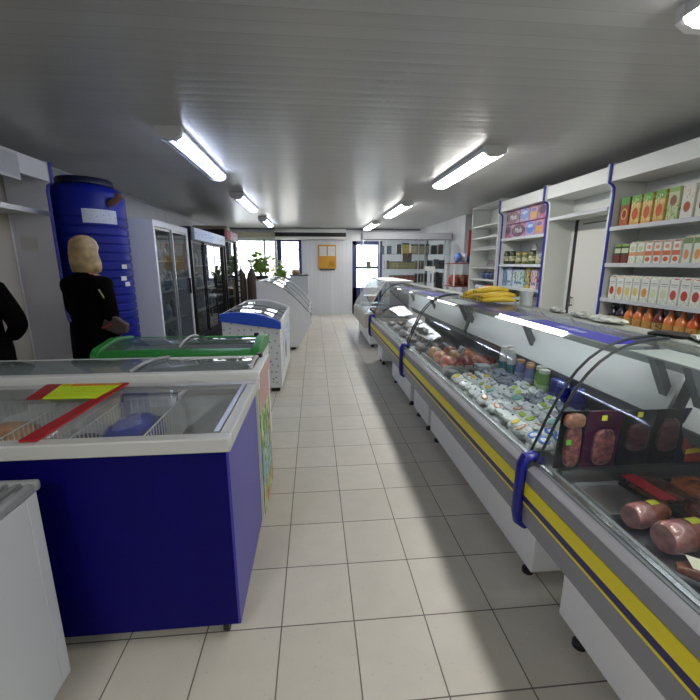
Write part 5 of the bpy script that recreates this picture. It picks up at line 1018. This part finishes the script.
def person(label, loc, rz, h, hands, hair_mat, coat_len=.80, bob=True, name='person'):
    """figure facing +y at local origin, height h; hands = {side: (elbow, wrist, finger_dir)} in metres for h = 1.7"""
    s = h / 1.7; r = T(name, label, 'person', loc); V = lambda *p: (p[0] * s, p[1] * s, p[2] * s)
    J = [(V(0, 0, .93), .125 * s), (V(0, .0, 1.08), .115 * s), (V(0, -.01, 1.25), .135 * s), (V(0, -.01, 1.38), .10 * s), (V(0, .0, 1.46), .052 * s), (V(0, .02, 1.53), .055 * s)]
    E = [(0, 1), (1, 2), (2, 3), (3, 4), (4, 5)]
    for sd in (-1, 1):
        n = len(J); J += [(V(sd * .09, 0, .86), .09 * s), (V(sd * .095, .01, .48), .058 * s), (V(sd * .10, -.02, .10), .038 * s), (V(sd * .105, .10, .03), .035 * s)]; E += [(0, n), (n, n + 1), (n + 1, n + 2), (n + 2, n + 3)]
        el, wr, fd = hands[sd]; n = len(J); J += [(V(sd * .17, -.01, 1.37), .055 * s), (V(*el), .043 * s), (V(*wr), .027 * s)]; E += [(3, n), (n, n + 1), (n + 1, n + 2)]
    body = skin_mesh(J, E); bm = bmesh.new(); bm.from_mesh(body); bpy.data.meshes.remove(body)
    for f in bm.faces:
        z = f.calc_center_median().z / s; f.material_index = 0 if z > .9 else 1 if z > .07 else 2
    mb = MB(); c = V(0, .025, 1.61)
    nu, nv = 20, 16; rings = []
    for i in range(nv + 1):
        t = -PI / 2 + PI * i / nv; t = max(-1.5, min(1.5, t)); zz = math.sin(t); wv = math.cos(t) * (1 - .14 * max(0, -zz)); ring = []
        for k in range(nu):
            a = 2 * PI * k / nu; x = math.cos(a) * .074 * wv; y = math.sin(a) * .095 * wv
            if math.sin(a) > .9 and -.35 < zz < .2: y += .018 * (1 - abs(zz + .12) / .4)
            if math.sin(a) > .6 and -.9 < zz < -.6: y += .006
            ring.append((c[0] + x * s, c[1] + y * s, c[2] + zz * .118 * s))
        rings.append(ring)
    mb.loft(rings, 0)
    for sd in (-1, 1):
        mb.blob((c[0] + sd * .076 * s, c[1] - .005 * s, c[2] - .01 * s), (.012 * s, .02 * s, .032 * s), 0, 10, 8); mb.blob((c[0] + sd * .032 * s, c[1] + .084 * s, c[2] + .005 * s), (.013 * s, .008 * s, .008 * s), 3, 10, 6)
    mb.blob((c[0], c[1] + .088 * s, c[2] - .062 * s), (.024 * s, .008 * s, .008 * s), 4, 10, 6)
    for sd in (-1, 1):                                   # hands: palm, four fingers, thumb
        el, wr, fd = hands[sd]; w = Vector(V(*wr)); d = Vector(fd).normalized(); up = Vector((0, 0, 1)) if abs(d.z) < .8 else Vector((0, 1, 0)); side = d.cross(up).normalized(); nn = side.cross(d).normalized()
        side = nn if abs(d.z) >= .8 else side
        nrm = d.cross(side).normalized(); mb.tube([w - d * .01, w + d * .04 * s, w + d * .09 * s], [.025 * s, .032 * s, .030 * s], 10, 0)
        for q, ln in ((-.030, .062), (-.010, .074), (.010, .078), (.029, .068)):
            b0 = w + d * .085 * s + side * q * s; mb.tube([b0, b0 + d * ln * .45 * s, b0 + (d * .75 - nrm * .5) * ln * .8 * s, b0 + (d * .7 - nrm * .9) * ln * s], [.0095 * s, .009 * s, .008 * s, .006 * s], 8, 0)
        t0 = w + d * .03 * s - side * .025 * s; mb.tube([t0, t0 - side * .03 * s + d * .02 * s, t0 - side * .035 * s + d * .05 * s], [.012 * s, .011 * s, .007 * s], 8, 0)
    hm = bpy.data.meshes.new('t'); mb.b.to_mesh(hm); mb.b.free(); bm.from_mesh(hm); bpy.data.meshes.remove(hm)
    me = bpy.data.meshes.new('body'); bm.to_mesh(me); bm.free()
    for m in (SKIN, TROU, SHOE, EYE, LIP): me.materials.append(m)
    for p in me.polygons: p.use_smooth = True
    o = bpy.data.objects.new('body', me); COL.objects.link(o); o.parent = r
    # coat
    JC = [(V(0, 0, .93), (.20 * s, .165 * s)), (V(0, .0, 1.08), (.175 * s, .15 * s)), (V(0, -.01, 1.24), (.185 * s, .155 * s)), (V(0, -.01, 1.37), (.14 * s, .12 * s)), (V(0, -.005, 1.44), (.085 * s, .08 * s)), (V(0, 0, 1.48), (.078 * s, .075 * s))]; EC = [(0, 1), (1, 2), (2, 3), (3, 4), (4, 5)]
    for sd in (-1, 1):
        el, wr, fd = hands[sd]; n = len(JC); wv = Vector(wr).lerp(Vector(el), .08)
        JC += [(V(sd * .17, -.01, 1.355), .082 * s), (V(*[(a + b_) / 2 for a, b_ in zip((sd * .19, -.01, 1.33), el)]), .075 * s), (V(*el), .068 * s), (V(*wv), .05 * s)]; EC += [(3, n), (n, n + 1), (n + 1, n + 2), (n + 2, n + 3)]
    cm_ = skin_mesh(JC, EC); bm = bmesh.new(); bm.from_mesh(cm_); bpy.data.meshes.remove(cm_)
    sk = MB(); rings = []
    for z, rx, ry in ((1.02, .195, .155), (.93, .205, .165), (.85, .205, .168), (coat_len, .21, .17), (coat_len - .10, .212, .172)):
        rings.append([(math.cos(2 * PI * k / 32) * rx * s * (1 + .02 * math.sin(k * 2.4)), math.sin(2 * PI * k / 32) * ry * s * (1 + .02 * math.sin(k * 1.7)), z * s) for k in range(32)])
    sk.loft(rings); cap = bpy.data.meshes.new('t'); sk.b.to_mesh(cap); sk.b.free(); bm.from_mesh(cap)
    me = bpy.data.meshes.new('coat'); bm.to_mesh(me); bm.free(); me.materials.append(COAT)
    for p in me.polygons: p.use_smooth = True
    o = bpy.data.objects.new('coat', me); COL.objects.link(o); o.parent = r
    # hair
    hb = MB(); rings = []; nu = 28
    for i, (z, rx, ry) in enumerate(((1.765, .010, .012), (1.758, .042, .046), (1.74, .07, .078), (1.71, .094, .102), (1.665, .108, .116), (1.61, .114, .118), (1.57, .124, .114), (1.53, .133, .106), (1.485, .132, .098), (1.455, .12, .09), (1.44, .09, .06)) if bob else ((1.745, .012, .015), (1.74, .045, .05), (1.715, .076, .092), (1.67, .088, .105), (1.62, .088, .10), (1.58, .08, .07))):
        ring = []
        for k in range(nu):
            a = 2 * PI * k / nu; x, y = math.cos(a) * rx, math.sin(a) * ry - .015
            if z < 1.66 and math.sin(a) > .35: y = min(y, .055); x = math.copysign(max(abs(x), .07), x) if abs(x) > .02 else x; y = min(y, .03)
            j = 1 + .03 * math.sin(k * 3.1 + i); ring.append((x * s * j, (y * j + .025) * s, z * s))
        rings.append(ring)
    o = hb.loft(rings).build('hair', hair_mat, r, smooth=True, ) if False else hb.loft(rings)
    hm = bpy.data.meshes.new('hair'); bmesh.ops.recalc_face_normals(hb.b, faces=hb.b.faces); hb.b.to_mesh(hm); hb.b.free(); hm.materials.append(hair_mat)
    for p in hm.polygons: p.use_smooth = True
    o = bpy.data.objects.new('hair', hm); COL.objects.link(o); o.parent = r
    r.rotation_euler[2] = rz; return r
wx, wy = -2.0, 3.68
person('person with blond bob in a long black coat, back turned, before the blue tank', (wx, wy, 0), math.radians(-20), 1.72,
       {-1: ((-.23, .02, 1.10), (-.16, .20, .95), (.5, .7, -.4)), 1: ((.235, -.03, 1.09), (.215, .05, .87), (.05, .25, -.95))}, HAIR, .80)
person('person in a black coat at the frame edge beside the white alcove', (-2.43, 2.97, 0), math.radians(15), 1.70,
       {-1: ((-.25, .0, 1.10), (-.24, .06, .86), (.0, .2, -.97)), 1: ((.27, .0, 1.10), (.13, .20, .98), (-.6, .6, -.2))}, mat('dark_hair', '#2a211c', .6), .78, False)
r = T('handbag', 'dark brown flat handbag held at the side by the blond person', 'handbag', (-1.72, 3.62, .93))
b = MB(); b.prism([(-1.86, .99), (-1.845, 1.05), (-1.78, 1.13), (-1.69, 1.05), (-1.645, 1.02), (-1.66, .94), (-1.74, .93)], 'y', 3.53, 3.60); b.build('bag_body', mat('bag_brown', '#4a3d38', .6), r, .015)
MB().tube([(-1.85, 3.525, .995), (-1.80, 3.52, 1.01), (-1.77, 3.525, 1.03)], .010, 8).build('red_strap', mat('strap_red', '#8a3a34', .5), r)
MB().tube([(-1.78, 3.565, 1.13), (-1.80, 3.53, 1.25), (-1.83, 3.515, 1.33)], .007, 8).build('shoulder_strap', mat('strap_pale', '#b0a48c', .5), r)
